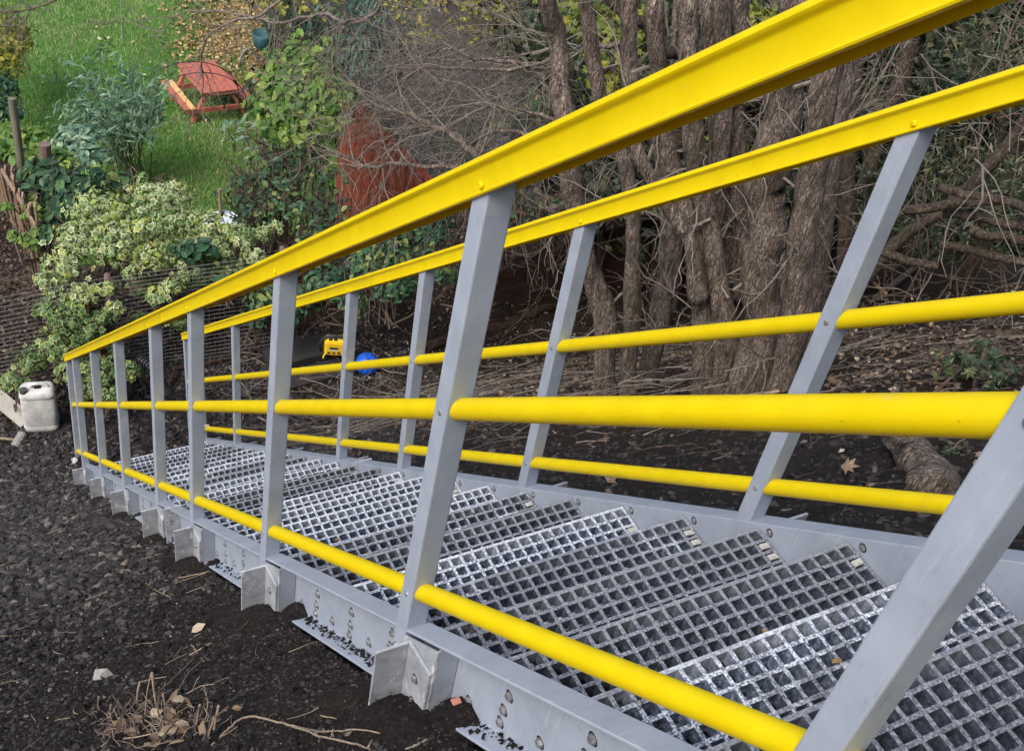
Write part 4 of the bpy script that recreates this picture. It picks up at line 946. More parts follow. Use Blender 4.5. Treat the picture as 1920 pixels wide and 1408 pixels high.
stake('leaning_trunk', 'second brown leaning trunk behind the mesh, right of its darker neighbour', atd(225, 690, 11.8), atd(175, 540, 12.0), .055, BARKR, 'trunk')
# welded mesh fence
WIRE = simple('galvanised_wire', C3(.20, .19, .18), C3(.30, .29, .27), 30, .6, metal=.3)
mf = empty('mesh_fence', 'wire mesh fence with rusty-grey squares running behind the white container', 'fence', (-.5, 7.45, -6.0))
ac = Acc(); fy = 7.45
for i in range(26):
    z = -5.98 + i * .05; X = np.linspace(-1.6, 2.3, 14); tube(ac, np.stack([X, fy + .03 * np.sin(X * 1.7), z + .012 * np.sin(X * 2.3 + i * .3)], 1), .0017, 3, cap=False)
for i in range(78):
    X = -1.6 + i * .05; tube(ac, [[X, fy + .03 * math.sin(X * 1.7), -6.0], [X, fy + .03 * math.sin(X * 1.7), -4.72]], .0008, 3, cap=False)
part(ac, 'wire_mesh', WIRE, mf, kind='stuff')
for X in (-1.5, .62, 2.3):
    ac = Acc(); tube(ac, [[X, fy + .05, -6.1], [X, fy + .05, -4.7]], .03, 8); part(ac, 'post', WOODR, mf, True)
# dark litter ground beyond the fence is the bank itself; dry leaves on it
P = np.concatenate([scatter(15000, -2.6, .9, 7.0, 14.5, dz=.02), scatter(9000, .9, 9, 7.6, 11.4, dz=.03)]); a = Acc(); leaves(a, OVAL4, P, rng.normal(size=(len(P), 3)) * .5 + UPV, .03 + .05 * rng.random(len(P)), v=rng.random(len(P)) ** 2.2 * .65)
a.build('dark_leaf_litter', DEADL, None, False, kind='stuff')

# ------------------------------------------------------------------ picnic table
PT = simple('red_stain', C3(.28, .08, .05), C3(.44, .13, .085), 14, .6, .15, 60)
PTO = simple('bare_orange_wood', C3(.62, .33, .12), C3(.72, .42, .17), 9, .6)
pt0 = np.array([3.60, 14.85, float(hgt(3.6, 14.85))]); ang = radians(-7); LX = np.array([cos(ang), sin(ang), 0]); LY = np.array([-sin(ang), cos(ang), 0]) * 1.0; LY = LY + 0 * LX
LY = np.array([-.13, .99, 0]); LX = np.array([.99, .03, 0])
pt = empty('picnic_table', 'small red picnic table with built-in benches on the lawn', 'table', tuple(pt0))
def L3(x, y, z): return pt0 + (LX * x + LY * y) * .95 + [0, 0, z * .95]
for i in range(6):
    x = -.265 + i * .106; ac = Acc(); beam(ac, L3(x, -.48, .58), L3(x, .55, .58), .094, .026); part(ac, 'plank', PT, pt)
for s_ in (-1, 1):
    for j in (0, 1):
        x = s_ * (.46 + .095 * j); ac = Acc(); beam(ac, L3(x, -.48, .315), L3(x, .52, .315), .086, .026)
        o = part(ac, 'bench_plank', PTO if (s_ < 0 and j == 0) else PT, pt)
        if s_ < 0 and j == 0: o['label'] = 'bench plank worn to bare orange wood'
    for y in (-.40, .42):
        ac = Acc(); beam(ac, L3(s_ * .47, y, 0), L3(s_ * .19, y, .565), .045, .085, up=(0, 1, 0)); part(ac, 'leg', PT, pt)
for y in (-.40, .42):
    ac = Acc(); beam(ac, L3(-.55, y - .05, .265), L3(.55, y - .05, .265), .03, .075); part(ac, 'crossbar', PT, pt)
    ac = Acc(); beam(ac, L3(-.27, y - .05, .54), L3(.27, y - .05, .54), .03, .05); part(ac, 'top_batten', PT, pt)
# ------------------------------------------------------------------ garden arch
ar = empty('garden_arch', 'thin black metal hooped garden arch in front of the picnic table', 'arch', tuple(atz(350, 300, ZL)))
aL = atz(252, 318, ZL); aR = atz(448, 285, ZL); wv = aR - aL; wv[2] = 0; Wd = np.linalg.norm(wv); wv /= Wd; dv = np.array([wv[1], -wv[0], 0])
for k_ in (0, 1):
    ac = Acc(); pts = []
    base = aL + dv * .32 * k_; pts = [base + [0, 0, 0], base + [0, 0, .75]]
    for th in np.linspace(0, pi, 9): pts.append(base + wv * (Wd / 2 - Wd / 2 * cos(th)) + [0, 0, .98 + .62 * sin(th)])
    pts += [base + wv * Wd + [0, 0, .75], base + wv * Wd]
    tube(ac, spline(pts, 46), .0065, 6); part(ac, 'hoop', BLACKM, ar, True)
for q in (.4, 1.0):
    for w_ in (0, Wd):
        ac = Acc(); tube(ac, [aL + wv * w_ + [0, 0, q], aL + wv * w_ + dv * .32 + [0, 0, q]], .007, 5); part(ac, 'rung', BLACKM, ar)
# ------------------------------------------------------------------ small garden things at the top
WH = simple('white_pole_paint', C3(.45, .46, .46), C3(.6, .6, .6), 20, .5)
WIREP = simple('grey_pole', C3(.22, .24, .22), C3(.30, .31, .30), 20, .5)
stake('washing_line_pole', 'thin grey pole standing on the lawn near the top edge', atz(230, 85, ZL), atz(230, 85, ZL) + [.07, 0, 2.3], .010, WIREP, 'pole')
TEAL = simple('teal_plastic', C3(.015, .07, .085), C3(.03, .11, .13), 12, .5)
sw = empty('garden_swing', 'child swing with white tube frame and dark teal bucket seat at the top centre', 'swing', tuple(atz(505, 100, ZL)))
b = atz(512, 118, ZL); tp = b + [-.28, -.1, 2.2]
for k_ in (0, 1):
    ac = Acc(); tube(ac, [b + [.05 * k_, .25 * k_, 0], tp], .022, 8); part(ac, 'frame_tube', WH, sw, True)
ac = Acc(); tube(ac, [tp, tp + [-1.2, .9, 0]], .022, 8); part(ac, 'crossbar', WH, sw, True)
sp = atz(492, 130, ZL) + [0, 0, .38]
ac = Acc(); n = 14; rr_ = [(0, .10), (.05, .15), (.26, .19), (.28, .17), (.08, .12), (.05, .0)]
V = [[sp[0] + r_ * cos(t_), sp[1] + r_ * sin(t_), sp[2] + z_] for z_, r_ in rr_ for t_ in np.arange(n) * 2 * pi / n]
ac.add(V, [[k_ * n + i, k_ * n + (i + 1) % n, (k_ + 1) * n + (i + 1) % n, (k_ + 1) * n + i] for k_ in range(5) for i in range(n)]); part(ac, 'seat', TEAL, sw, True)
for dx in (-.16, .16):
    ac = Acc(); tube(ac, [sp + [dx, 0, .28], sp + [dx - .1, .2, 2.0]], .006, 5); part(ac, 'rope', BLACKM, sw)
hp = atz(465, 118, ZL); ac = Acc(); tt_ = np.linspace(0, pi, 14); tube(ac, [hp + [.16 * cos(x), .05 * cos(x), .26 * sin(x)] for x in tt_], .016, 8)
o = ac.build('hoop', simple('grey_green_plastic', C3(.16, .20, .19), C3(.24, .28, .27), 20, .5), None, True); o['label'] = 'grey-green hoop handle standing in the fallen leaves left of the swing seat'; o['category'] = 'hoop'
bx = atz(545, 75, ZL); t = empty('playhouse', 'dark teal board over a grey panel right of the white swing frame', 'playhouse', tuple(bx))
ac = Acc(); beam(ac, bx + [-.55, 0, 1.05], bx + [.25, .15, 1.05], .08, .50, up=(0, 0, 1)); part(ac, 'upper_board', TEAL, t)
ac = Acc(); beam(ac, bx + [-.42, .02, .38], bx + [.20, .13, .38], .06, .78); part(ac, 'lower_panel', simple('grey_panel', C3(.20, .20, .20), C3(.28, .28, .28), 8, .7), t)
ac = Acc(); beam(ac, bx + [.55, .1, 0], bx + [.55, .1, 1.9], .08, .08, up=(1, 0, 0)); part(ac, 'corner_post', WOODG, t)
# upturned tub by the hedge
tb = atd(420, 415, 14.5); t = empty('tub', 'upturned pale blue-white plastic tub half hidden behind the ivy', 'tub', tuple(tb)); ac = Acc(); n = 20; rr_ = [(-.25, .24), (-.02, .21), (.02, .20), (.035, .17), (.02, .15), (.025, 0)]
V = [[tb[0] + r_ * cos(t_), tb[1] + r_ * sin(t_), tb[2] + z_] for z_, r_ in rr_ for t_ in np.arange(n) * 2 * pi / n]
ac.add(V, [[k_ * n + i, k_ * n + (i + 1) % n, (k_ + 1) * n + (i + 1) % n, (k_ + 1) * n + i] for k_ in range(5) for i in range(n)]); TUBM = simple('pale_blue_plastic', C3(.52, .56, .62), C3(.62, .66, .70), 10, .45); part(ac, 'body', TUBM, t, True)
ac = Acc(); tube(ac, [tb + [-.2 + .05 * cos(x) , -.03, .04 + .05 * sin(x)] for x in np.linspace(0, pi, 9)], .01, 6); part(ac, 'handle', TUBM, t, True)

# ------------------------------------------------------------------ white jerrycan
def jer():
    c = atz(80, 799, ZT); c[2] = float(hgt(c[0], c[1])) + .0; jc = empty('jerrycan', 'grubby white plastic container with a black cap standing by the mesh fence', 'container', tuple(c))
    m, nt, bs = newmat('grubby_white_plastic')
    a = ramp(nt, noise(nt, 9, 5, .7).outputs[0], [(.35, C3(.42, .42, .40)), (.6, C3(.62, .62, .60))])
    d = ramp(nt, noise(nt, 26, 7, .8).outputs[0], [(.57, C3(0, 0, 0)), (.68, C3(.8, .8, .8))]); nt.links.new(mix(nt, d, a, C3(.10, .09, .08)), bs.inputs['Base Color']); bs.inputs['Roughness'].default_value = .5
    a = Acc(); n = 32; prof = [(0, .80), (.012, .93), (.04, 1), (.075, 1), (.085, .975), (.095, 1), (.40, 1), (.41, .965), (.425, .965), (.435, 1), (.46, .98), (.485, .88), (.50, .72), (.50, .30), (.497, 0)]
    w_, d_ = .152, .10; V = []
    yaw = -.22
    for z_, s_ in prof:
        for t_ in np.arange(n) * 2 * pi / n:
            cx, cy = cos(t_), sin(t_); x = math.copysign(abs(cx) ** .38, cx) * w_ * s_; y = math.copysign(abs(cy) ** .38, cy) * d_ * s_
            x += .004 * sin(9 * z_ * 10 + t_ * 3); X = x * cos(yaw) - y * sin(yaw); Y = x * sin(yaw) + y * cos(yaw); V.append([c[0] + X, c[1] + Y, c[2] + z_])
    a.add(V, [[k_ * n + i, k_ * n + (i + 1) % n, (k_ + 1) * n + (i + 1) % n, (k_ + 1) * n + i] for k_ in range(len(prof) - 1) for i in range(n)])
    part(a, 'body', m, jc, True)
    R = lambda x, y, z: c + [x * cos(yaw) - y * sin(yaw), x * sin(yaw) + y * cos(yaw), z]
    a = Acc(); tube(a, spline([R(-.05, .0, .495), R(-.03, 0, .535), R(.06, 0, .535), R(.10, 0, .495)], 12), .016, 8); part(a, 'handle', m, jc, True)
    a = Acc(); tube(a, [R(-.105, -.05, .485), R(-.105, -.05, .525)], .034, 12); o = part(a, 'cap', simple('black_cap', C3(.03, .028, .026), C3(.08, .075, .07), 40, .6), jc, True); o.modifiers.new('edges', 'EDGE_SPLIT')
    a = Acc(); beam(a, R(.04, 0, .501), R(-.02, 0, .501), .05, .006); part(a, 'hand_well_shade', BLACKM, jc)  # flat black slab painted as the shade of the hand recess
jer()
# pale plank leaning behind the jerrycan
pk = empty('plank', 'pale weathered plank sloping down to the white container', 'plank', tuple(atz(20, 790, -5.8))); ac = Acc()
a_ = atd(-40, 715, 11.75); b_ = atz(50, 790, ZT + .07); beam(ac, a_, b_, .15, .025, up=(-.2, -.7, .7)); o = part(ac, 'board', simple('pale_plank', C3(.27, .26, .23), C3(.38, .37, .33), 12, .8, .3, 40, (1, 1, 1)), pk); 
# hammer
hm = empty('sledge_hammer', 'sledge hammer with a dirty grey block head lying on the clinker at the left', 'hammer', tuple(onslope(35, 830))); HMM = simple('dirty_iron', C3(.13, .125, .115), C3(.28, .27, .25), 40, .7)
c = onslope(37, 832) + [0, 0, .05]; hx = atd(44, 815, 11.25) - atd(28, 842, 11.2); hx /= np.linalg.norm(hx)
ac = Acc(); tube(ac, [c - hx * .075, c - hx * .068, c + hx * .068, c + hx * .075], [.036, .044, .044, .036], 10); o = part(ac, 'head', HMM, hm, True); o.modifiers.new('edges', 'EDGE_SPLIT')
ac = Acc(); e = onslope(-60, 826) + [0, 0, .05]; tube(ac, [c, (c + e) / 2 + [0, 0, .01], e], .014, 8); part(ac, 'handle', TWIGL, hm, True)
# spill of dry concrete at the stair foot
CON = simple('dry_concrete', C3(.30, .30, .28), C3(.46, .46, .44), 30, .9)
P = []
for _ in range(1100):
    x = 133 + 22 * rng.normal(); y = 895 + 26 * rng.normal(); y = y + (133 - x) * .6 
    if 60 < x < 168: p = onslope(x, y); P.append(p + [0, 0, .004])
stones('concrete_crumbs', np.array(P), .003 + .011 * rng.random(len(P)) ** 2, CON, kind='stuff')
for i, (x, y, r_) in enumerate(((140, 868, .055), (150, 862, .04))):
    o = stones('concrete_lump', np.array([onslope(x, y) + [0, 0, .02]]), r_, CON); o['category'] = 'rubble'; o['label'] = ('larger white lump of dried concrete at the near foot of the stair', 'smaller white lump of dried concrete tucked against the end of the stringer')[i]

# ------------------------------------------------------------------ radio, ball, sheet behind the far rail
sc_ = atz(560, 705, ZT + .05)
t = Acc(); c = atz(575, 705, ZT); c[2] = float(hgt(c[0], c[1])) + .03
beam(t, c + [-.42, -.05, .02], c + [.45, .02, .02], .42, .05); beam(t, c + [-.38, .14, .10], c + [.40, .2, .10], .3, .10)
o = t.build('rubber_mat', simple('black_rubber', C3(.012, .011, .012), C3(.024, .022, .023), 9, .75), None); bevel(o, .01, 2); o['label'] = 'folded black rubber sheet lying under the yellow site radio'; o['category'] = 'sheet'
RY = simple('radio_yellow', C3(.72, .46, .01), C3(.80, .53, .015), 9, .4); RB = simple('radio_black', C3(.015, .015, .016), C3(.035, .035, .037), 9, .5)
rc = c + [.36, .05, .12]; rd = empty('site_radio', 'yellow and black jobsite radio standing on the black sheet beyond the far rail', 'radio', tuple(rc))
rc = rc + np.array([-.07, -.02, .0])
def RR(x, y, z): return rc + np.array([x * .93 + y * .36, -x * .36 + y * .93, 0]) + [0, 0, z]
def rbox(nm, x0, x1, y0, y1, z0, z1, m, bw=.006):
    ac = Acc(); q = [RR(x, y, z) for z in (z0, z1) for x, y in ((x0, y0), (x1, y0), (x1, y1), (x0, y1))]; ac.add(q, BOXF); o = part(ac, nm, m, rd); bevel(o, bw, 2) if bw else None; return o
rbox('body', -.10, .12, -.07, .07, .03, .225, RY, .035)
rbox('screen', -.045, .045, -.075, -.068, .125, .150, RB, .002); rbox('faceplate', -.05, .05, -.074, -.069, .108, .124, simple('pale_plate', C3(.6, .58, .5), rough=.5), 0)
for i in range(3): rbox('button', -.065 + i * .05, -.035 + i * .05, -.078, -.068, .075, .09, RB, .002)
for i in range(2): rbox('vent', -.055 + i * .05, -.02 + i * .05, -.05, .0, .222, .229, RB, .001)
rbox('grille', -.05, .05, -.076, -.068, .05, .066, simple('amber_trim', C3(.45, .20, .01), rough=.5), .002)
for s_ in (-1, 1):
    ac = Acc(); tube(ac, spline([RR(s_ * .07, -.05, .07), RR(s_ * .10, -.07, .03), RR(s_ * .10, -.075, -.0)], 8), .009, 6); part(ac, 'foot', RY, rd, True)
ac = Acc(); tube(ac, spline([RR(-.10, 0, .0), RR(-.135, 0, .06), RR(-.14, -.03, .17), RR(-.08, -.03, .262), (RR(.07, -.03, .265)), RR(.14, -.03, .215), RR(.15, 0, .06), RR(.10, 0, 0)], 30), .015, 8); part(ac, 'roll_cage', RB, rd, True)
ac = Acc(); tube(ac, spline([RR(-.10, -.03, .24), RR(0, -.03, .262), RR(.09, -.03, .25)], 10), .011, 6); part(ac, 'handle', simple('grey_rubber', C3(.16, .16, .17), C3(.26, .26, .27), 30, .6), rd, True)
# ball with seams
bc = atz(686, 702, ZT); bc[2] = float(hgt(bc[0], bc[1])) + .115
BLU = simple('blue_rubber', C3(.008, .085, .50), C3(.015, .12, .60), 14, .42); bl = empty('ball', 'bright blue ball with dark curved seams lying in the litter right of the radio', 'ball', tuple(bc))
import bmesh
bm = bmesh.new(); bmesh.ops.create_uvsphere(bm, u_segments=36, v_segments=20, radius=.122); me = bpy.data.meshes.new('skin'); bm.to_mesh(me); bm.free(); me.materials.append(BLU)
for p in me.polygons: p.use_smooth = True
o = bpy.data.objects.new('skin', me); COL.objects.link(o); o.parent = bl
ac = Acc(); tt_ = np.linspace(0, 2 * pi, 40)
for nrm in ((1, -.35, .1), (.1, .3, 1), (.75, .9, .5), (.9, -.95, -.35)):
    nrm = np.array(nrm, float); nrm /= np.linalg.norm(nrm); A = np.cross(nrm, [0, .3, 1]); A /= np.linalg.norm(A); B = np.cross(nrm, A)
    tube(ac, [bc + .1215 * (A * cos(x) + B * sin(x)) for x in tt_], .0028, 5, cap=False)
part(ac, 'seams', simple('navy_seam', C3(.003, .008, .06), rough=.6), bl, True, kind='stuff')
# crumpled pink wrapper by the ball
w0 = atz(678, 722, ZT) + [0, 0, .06]; ac = Acc(); n = 7; V = [[w0[0] + (i - 3) * .028 + rng.normal() * .008, w0[1] + (j - 1.5) * .035 + rng.normal() * .008, w0[2] + rng.normal() * .014] for i in range(n) for j in range(4)]
ac.add(V, [[i * 4 + j, i * 4 + j + 1, (i + 1) * 4 + j + 1, (i + 1) * 4 + j] for i in range(n - 1) for j in range(3)]); o = ac.build('wrapper', simple('pink_paper', C3(.55, .34, .31), C3(.62, .55, .50), 30, .7)); o['label'] = 'crumpled pinkish wrapper in the litter just below the blue ball'; o['category'] = 'wrapper'
# folded packet on the far foot rail
q = np.array([1.0 - .002, 5.62, zl(5.62, HB) + .045]); ac = Acc(); beam(ac, q + [-.035, 0, .0], q + [.03, -.02, .004], .003, .05, up=(.2, -.3, 1)); o = ac.build('white_tag', simple('white_card', C3(.7, .7, .7), C3(.6, .62, .66), 30, .5))
o['label'] = 'small white tag with grey-blue print standing on the far bottom rail near its end'; o['category'] = 'tag'
ac = Acc(); beam(ac, q + [-.018, -.0045, -.004], q + [.014, -.0115, .0], .003, .022, up=(.2, -.3, 1)); pr_ = part(ac, 'print', simple('grey_print', C3(.18, .2, .26), rough=.6), o)
pr_.matrix_parent_inverse.identity()
# ribbed black drain pipe
dp = Acc(); P = spline([atd(262, 672, 11.2), atd(285, 690, 11.1), atd(303, 722, 11.0), atd(318, 742, 10.9)], 90); tube(dp, P, .046 + .007 * np.sign(np.sin(np.arange(90) * 1.05)), 12); o = dp.build('drain_pipe', simple('black_plastic', C3(.010, .010, .011), C3(.022, .022, .024), 20, .4), None, False); o['label'] = 'short ribbed black drainage pipe lying in sticks behind the near posts'; o['category'] = 'pipe'
# ------------------------------------------------------------------ fallen wood
def log(name, label, poly, r0, r1, m, fix=None, cat='branch', group=None, sides=10, lump=.05):
    pts = []
    for i, q in enumerate(poly):
        p = onslope(q[0], q[1]); d = fix or np.linalg.norm(p - CAM); p = atd(q[0], q[1], d - (q[2] if len(q) > 2 else .1)); pts.append(p)
    P = spline(pts, 8 * len(pts)); P = sj(P, r0 * .3)
    a = Acc(); tube(a, P, np.linspace(r0, r1, len(P)), sides, lump=lump, ph=poly[0][0]); o = a.build(name, m, None, True); o['label'] = label; o['category'] = cat
    if group: o['group'] = group
    return o
log('fallen_log', 'reddish-brown curved log lying behind the tallest near post', [(800, 650), (900, 618), (960, 600), (1010, 582), (1060, 570)], .055, .045, BARKR)
log('fallen_branch', 'dark branch lying above the reddish curved log', [(925, 570), (980, 548), (1040, 535)], .03, .02, BARKD)
log('fallen_branch', 'blackened branch end on the soil between the two lower far rails', [(850, 812), (880, 805), (915, 790)], .03, .022, BARKD)
log('fallen_branch', 'rust-brown stick slanting behind the near posts', [(330, 690), (380, 683), (435, 672)], .018, .014, BARKR)
log('fallen_branch', 'rusty brown stick pointing down to the drain pipe', [(230, 695, .2), (265, 705), (300, 735)], .014, .010, BARKR)
log('fallen_branch', 'thin rust-brown stick standing steeply beside the drain pipe', [(312, 738), (320, 715), (328, 690, .15)], .012, .010, BARKR)
log('fallen_branch', 'pale peeled branch propped at the foot of the knobbly stems', [(1040, 490, .6), (1070, 510, .5), (1115, 530, .4)], .022, .018, TWIGL)
log('fallen_branch', 'pale bent branch running from the litter up to the far post', [(1395, 735), (1440, 690), (1480, 660), (1530, 600, .5)], .016, .012, TWIGL)
log('fallen_branch', 'bundle-like pale stick low behind the thickest trunk', [(1330, 790), (1400, 745), (1470, 730), (1530, 690)], .014, .009, TWIGL)
log('fallen_branch', 'grey stick crossing the brushwood right of the far post', [(1570, 665), (1620, 645), (1670, 620)], .012, .009, TWIG)
log('fallen_branch', 'long straight grey stick lying level at the right edge', [(1790, 645), (1860, 637), (1940, 630)], .012, .010, TWIG)
log('fallen_branch', 'forked grey twig on the brown litter at the right', [(1630, 705), (1700, 675), (1740, 660)], .009, .006, TWIG)
log('upright_sapling', 'tall pale crooked sapling crossing the far rails at the right', [(1745, 610), (1800, 510, .8), (1830, 380, 1.3), (1850, 300, 1.8), (1890, 210, 2.2)], .015, .012, TWIGL, cat='sapling')
log('upright_sapling', 'thin dead sapling left of the tall pale crooked one', [(1782, 540, .2), (1790, 450, .6), (1786, 330, 1.0)], .012, .008, TWIG, cat='sapling')
log('fallen_log', 'thick pale-barked log leaning in the brush at the right', [(1640, 560), (1740, 480, .3), (1815, 425, .5)], .04, .035, BARK)
for i, (x0, y0, x1, y1, r_) in enumerate(((1760, 350, 1930, 395, .032), (1770, 400, 1930, 425, .036), (1820, 430, 1930, 455, .034), (1760, 460, 1930, 490, .03), (1700, 395, 1860, 375, .035), (1640, 470, 1760, 500, .03))):
    log('stacked_log', 'dark log stacked by the right edge, ' + ('topmost of the thick ones', 'second thick one from the top', 'third thick one from the top', 'lowest of the thick ones', 'thin one above left of the others', 'thin one below left of the others')[i], [(x0, y0), ((x0 + x1) / 2, (y0 + y1) / 2), (x1, y1)], r_, r_ * .9, BARKD, group='logs stacked at the right edge', cat='log', fix=8.3 + .15 * (i % 2))
ac = Acc(); q0 = onslope(1632, 545) + [0, 0, .12]; beam(ac, q0, onslope(1655, 560) + [0, 0, .08], .05, .03); o = ac.build('wood_chip', simple('fresh_split_wood', C3(.42, .22, .09), C3(.55, .33, .16), 20, .8)); bevel(o, .006, 1); o['label'] = 'fresh orange split of wood in the litter right of the far post'; o['category'] = 'wood'
log('tree_stump', 'gnarled grey stump standing in dark soil under the thick yellow rail at the right', [(1745, 935, .0), (1722, 870, .15), (1700, 815, .25)], .085, .055, BARK, cat='stump', sides=16, lump=.3)
log('red_plastic_strap', 'thin orange-yellow strap lying behind the far rail', [(930, 545), (960, 548), (1005, 545)], .005, .005, simple('orange_strap', C3(.45, .24, .03), rough=.5), cat='strap', lump=0)
# ------------------------------------------------------------------ foreground stems
t0 = onslope(300, 1370); t = empty('cut_bramble_stool', 'tuft of hacked dry stems and roots at the bottom left foreground', 'plant', tuple(t0))
CUTS = [((255, 1325), (262, 1278), .006), ((296, 1335), (285, 1260), .006), ((365, 1365), (375, 1320), .005), ((398, 1380), (410, 1322), .0055), ((188, 1335), (185, 1305), .004), ((210, 1345), (208, 1320), .004), ((385, 1400), (402, 1345), .004), ((310, 1350), (305, 1300), .004), ((270, 1350), (283, 1262), .003)]
for (x0, y0), (x1, y1), r_ in CUTS:
    f = onslope(x0, y0); d = np.linalg.norm(f - CAM); e = atd(x1, y1, d - .06); a = Acc(); tube(a, spline([f - [0, 0, .02], (f + e) / 2 + rng.normal(size=3) * .003, e], 6), r_ * .62, 7); part(a, 'cut_stem', TWIGM, t, True)
a = Acc()
for _ in range(150):
    x = 300 + 55 * rng.normal(); y = 1368 + 22 * rng.normal(); f = onslope(x, y); az = rng.uniform(0, 2 * pi)
    tube(a, wander(f + [0, 0, .01], [cos(az), sin(az) , rng.normal() * .4 + .15], rng.uniform(.02, .10), 5, .5), rng.uniform(.0005, .0013), 4, cap=False)
part(a, 'dry_fibres', TWIGM, t, kind='stuff')
a = Acc()
for _ in range(60):
    x = 290 + 70 * rng.normal(); y = 1372 + 25 * rng.normal(); f = onslope(x, y); az = rng.uniform(0, 2 * pi)
    tube(a, wander(f + [0, 0, .01], [cos(az), sin(az), .1], rng.uniform(.04, .13), 5, .4), rng.uniform(.001, .0028), 4, cap=False)
part(a, 'roots', TWIGD, t, kind='stuff')
a = Acc(); P = np.array([onslope(300 + 50 * rng.normal(), 1365 + 22 * rng.normal()) + [0, 0, .02] for _ in range(34)]); leaves(a, OVAL, P, rng.normal(size=(34, 3)) + UPV, .03 + .025 * rng.random(34), v=.4 + .6 * rng.random(34)); part(a, 'dead_leaves', DEADL, t, kind='stuff')
def gstick(label, poly, r0, r1, m, kids=0, cat='twig', name='twig'):
    if m is TWIGL and r0 > .0026: m = TWIGM
    r0 *= .8; r1 *= .8
    pts = []
    for q in poly:
        p = onslope(q[0], q[1]); d = np.linalg.norm(p - CAM); pts.append(atd(q[0], q[1], d - (q[2] if len(q) > 2 else .015)))
    P = spline(pts, 7 * len(pts)); P += rng.normal(size=P.shape) * r0 * .3; a = Acc(); tube(a, P, np.linspace(r0, r1, len(P)), 6)
    for _ in range(kids):
        i = rng.integers(3, len(P) - 2); d = P[i] - P[i - 1]; d = d / np.linalg.norm(d) + rng.normal(size=3) * .7; tube(a, wander(P[i], d, rng.uniform(.02, .06), 3, .2), r0 * .5, 4, cap=False)
    o = a.build(name, m, None, True); o['label'] = label; o['category'] = cat; return o
gstick('long arching dead stem bent over at the bottom centre', [(395, 1400, .0), (430, 1365, .06), (465, 1343, .09), (530, 1355, .09), (600, 1378, .07), (680, 1400, .05), (760, 1440)], .0042, .003, TWIGL, 5)
gstick('thinner dead stem forking off the arching one towards the bracket', [(535, 1357, .08), (600, 1370, .06), (680, 1368, .06), (740, 1385, .04), (790, 1420)], .003, .002, TWIGL, 3)
gstick('straight pale stem pointing up right from the tuft of cut stems', [(190, 1400, .03), (260, 1330, .08), (310, 1285, .08), (365, 1232, .05)], .003, .002, TWIGL, 3)
gstick('bent grey twig from the tuft up to the slanting pale stick', [(335, 1295, .05), (355, 1260, .04), (380, 1238)], .0026, .002, TWIG, 3)
gstick('split pale stick slanting across bare soil in the left foreground', [(305, 1158, .02), (335, 1185, .03), (360, 1210, .03), (382, 1240)], .004, .003, TWIGL, 2)
gstick('short straight straw-coloured stick left of the split pale stick', [(187, 1173), (212, 1158), (238, 1140)], .0026, .002, TWIGL)
gstick('reddish thin stick on the clinker in the left foreground', [(106, 1170), (135, 1188), (167, 1206)], .0028, .002, TWIGL, 3)
gstick('thin brown twig on the clinker at the far left', [(85, 972), (105, 990), (135, 1002)], .003, .002, TWIG)
gstick('pale peeled stick near the middle left of the clinker', [(148, 1081), (175, 1080), (195, 1078)], .003, .0025, TWIGL)
gstick('sprig of dry grass stems on the clinker at the left', [(62, 1062), (80, 1040, .03), (90, 1020, .05)], .0016, .001, TWIGL, 9)
gstick('small spray of pale broken twigs near the bare soil', [(270, 1090), (295, 1108, .03), (320, 1120)], .0018, .0012, TWIGL, 12)
gstick('light twig leaning in the bottom corner right of the tuft', [(350, 1300, .03), (380, 1285, .02), (420, 1282)], .0018, .0012, TWIGL, 2)
gstick('crooked dark twig running left from the tuft of cut stems', [(115, 1375), (150, 1350), (180, 1325), (215, 1300)], .0025, .0015, TWIG, 3)
gstick('grey knotted branch pointing at the nearest bracket', [(605, 1317), (650, 1300, .02), (690, 1285, .02), (715, 1270, .02)], .0062, .004, TWIG, 5)
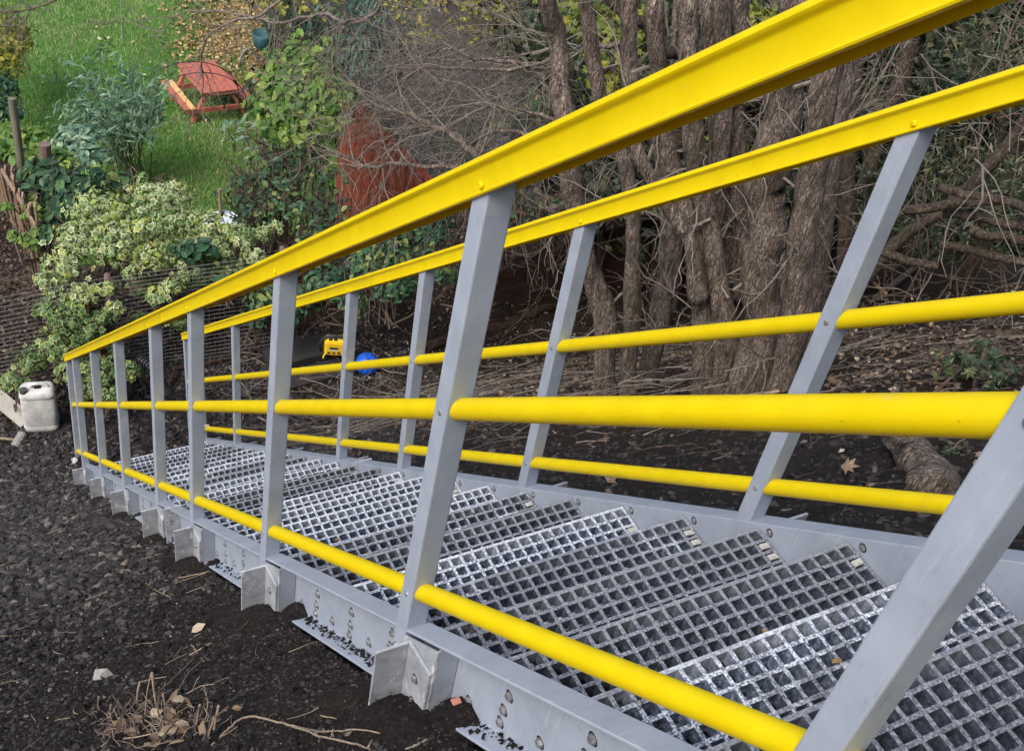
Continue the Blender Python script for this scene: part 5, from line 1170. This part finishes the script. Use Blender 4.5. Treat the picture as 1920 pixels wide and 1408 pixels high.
gstick('dark forked twig below the knotted branch near the bracket', [(635, 1310), (665, 1335), (700, 1350)], .0035, .002, TWIG, 5)
gstick('thin pale twig leaning against the foot of the nearest bracket', [(690, 1400), (720, 1355, .02), (738, 1320, .03)], .0034, .0024, TWIGL, 1)
gstick('stick poking out from beneath the stringer at the bottom', [(760, 1405), (790, 1392), (825, 1375)], .004, .003, TWIGL)
gstick('thin wire-like twig resting on the middle bracket plates', [(214, 950, .05), (235, 935, .06), (252, 926, .08)], .002, .0015, TWIG)
gstick('pale stem leaning on the bracket below the splice', [(262, 1018), (272, 995, .05), (280, 975, .08)], .003, .002, TWIGL)
ac = Acc(); leaves(ac, OVAL, np.array([onslope(372, 1183) + [0, 0, .02]]), np.array([[-.3, -.2, .8]]), .055, v=np.array([.95])); o = ac.build('curled_leaf', DEADL); o['label'] = 'curled pale leaf lying alone on the bare black soil'; o['category'] = 'leaf'
ac = Acc(); q0 = np.array([.02, -.225, zl(-.225, -.175)]); abox(ac, q0[0] - .011, q0[0] + .011, q0[1] - .008, q0[1] + .009, q0[2] - .012, q0[2] - .008); o = ac.build('brick_chip', simple('brick_red', C3(.30, .12, .08), C3(.38, .17, .12), 40, .9)); bevel(o, .002, 1); o['label'] = 'small flat brick-red chip on the soil in the channel by the nearest bracket'; o['category'] = 'chip'
for i, (x, y, lb) in enumerate(((1567, 1243, 'orange leaf fragment caught on the upper grating tread'), (632, 1013, 'yellow leaf fragment on the grating near the second post'), (1432, 1187, 'rust-brown leaf scrap on the nosing of a grating tread'))):
    p = atz(x, y, 0); Yp = None
    d = ray(x, y); tt_ = .5
    while tt_ < 12:
        p = CAM + d * tt_; kk = math.ceil((p[1] + .041) / .2545); zz = zl(-.041 + .2545 * kk, -.014)
        if p[2] < zz: break
        tt_ += .004
    ac = Acc(); leaves(ac, OVAL, np.array([[p[0], p[1], zz + .006]]), np.array([[.1, .2, 1.]]), .024, v=np.array([.6])); o = ac.build('leaf_scrap', LITT); o['label'] = lb; o['category'] = 'leaf'
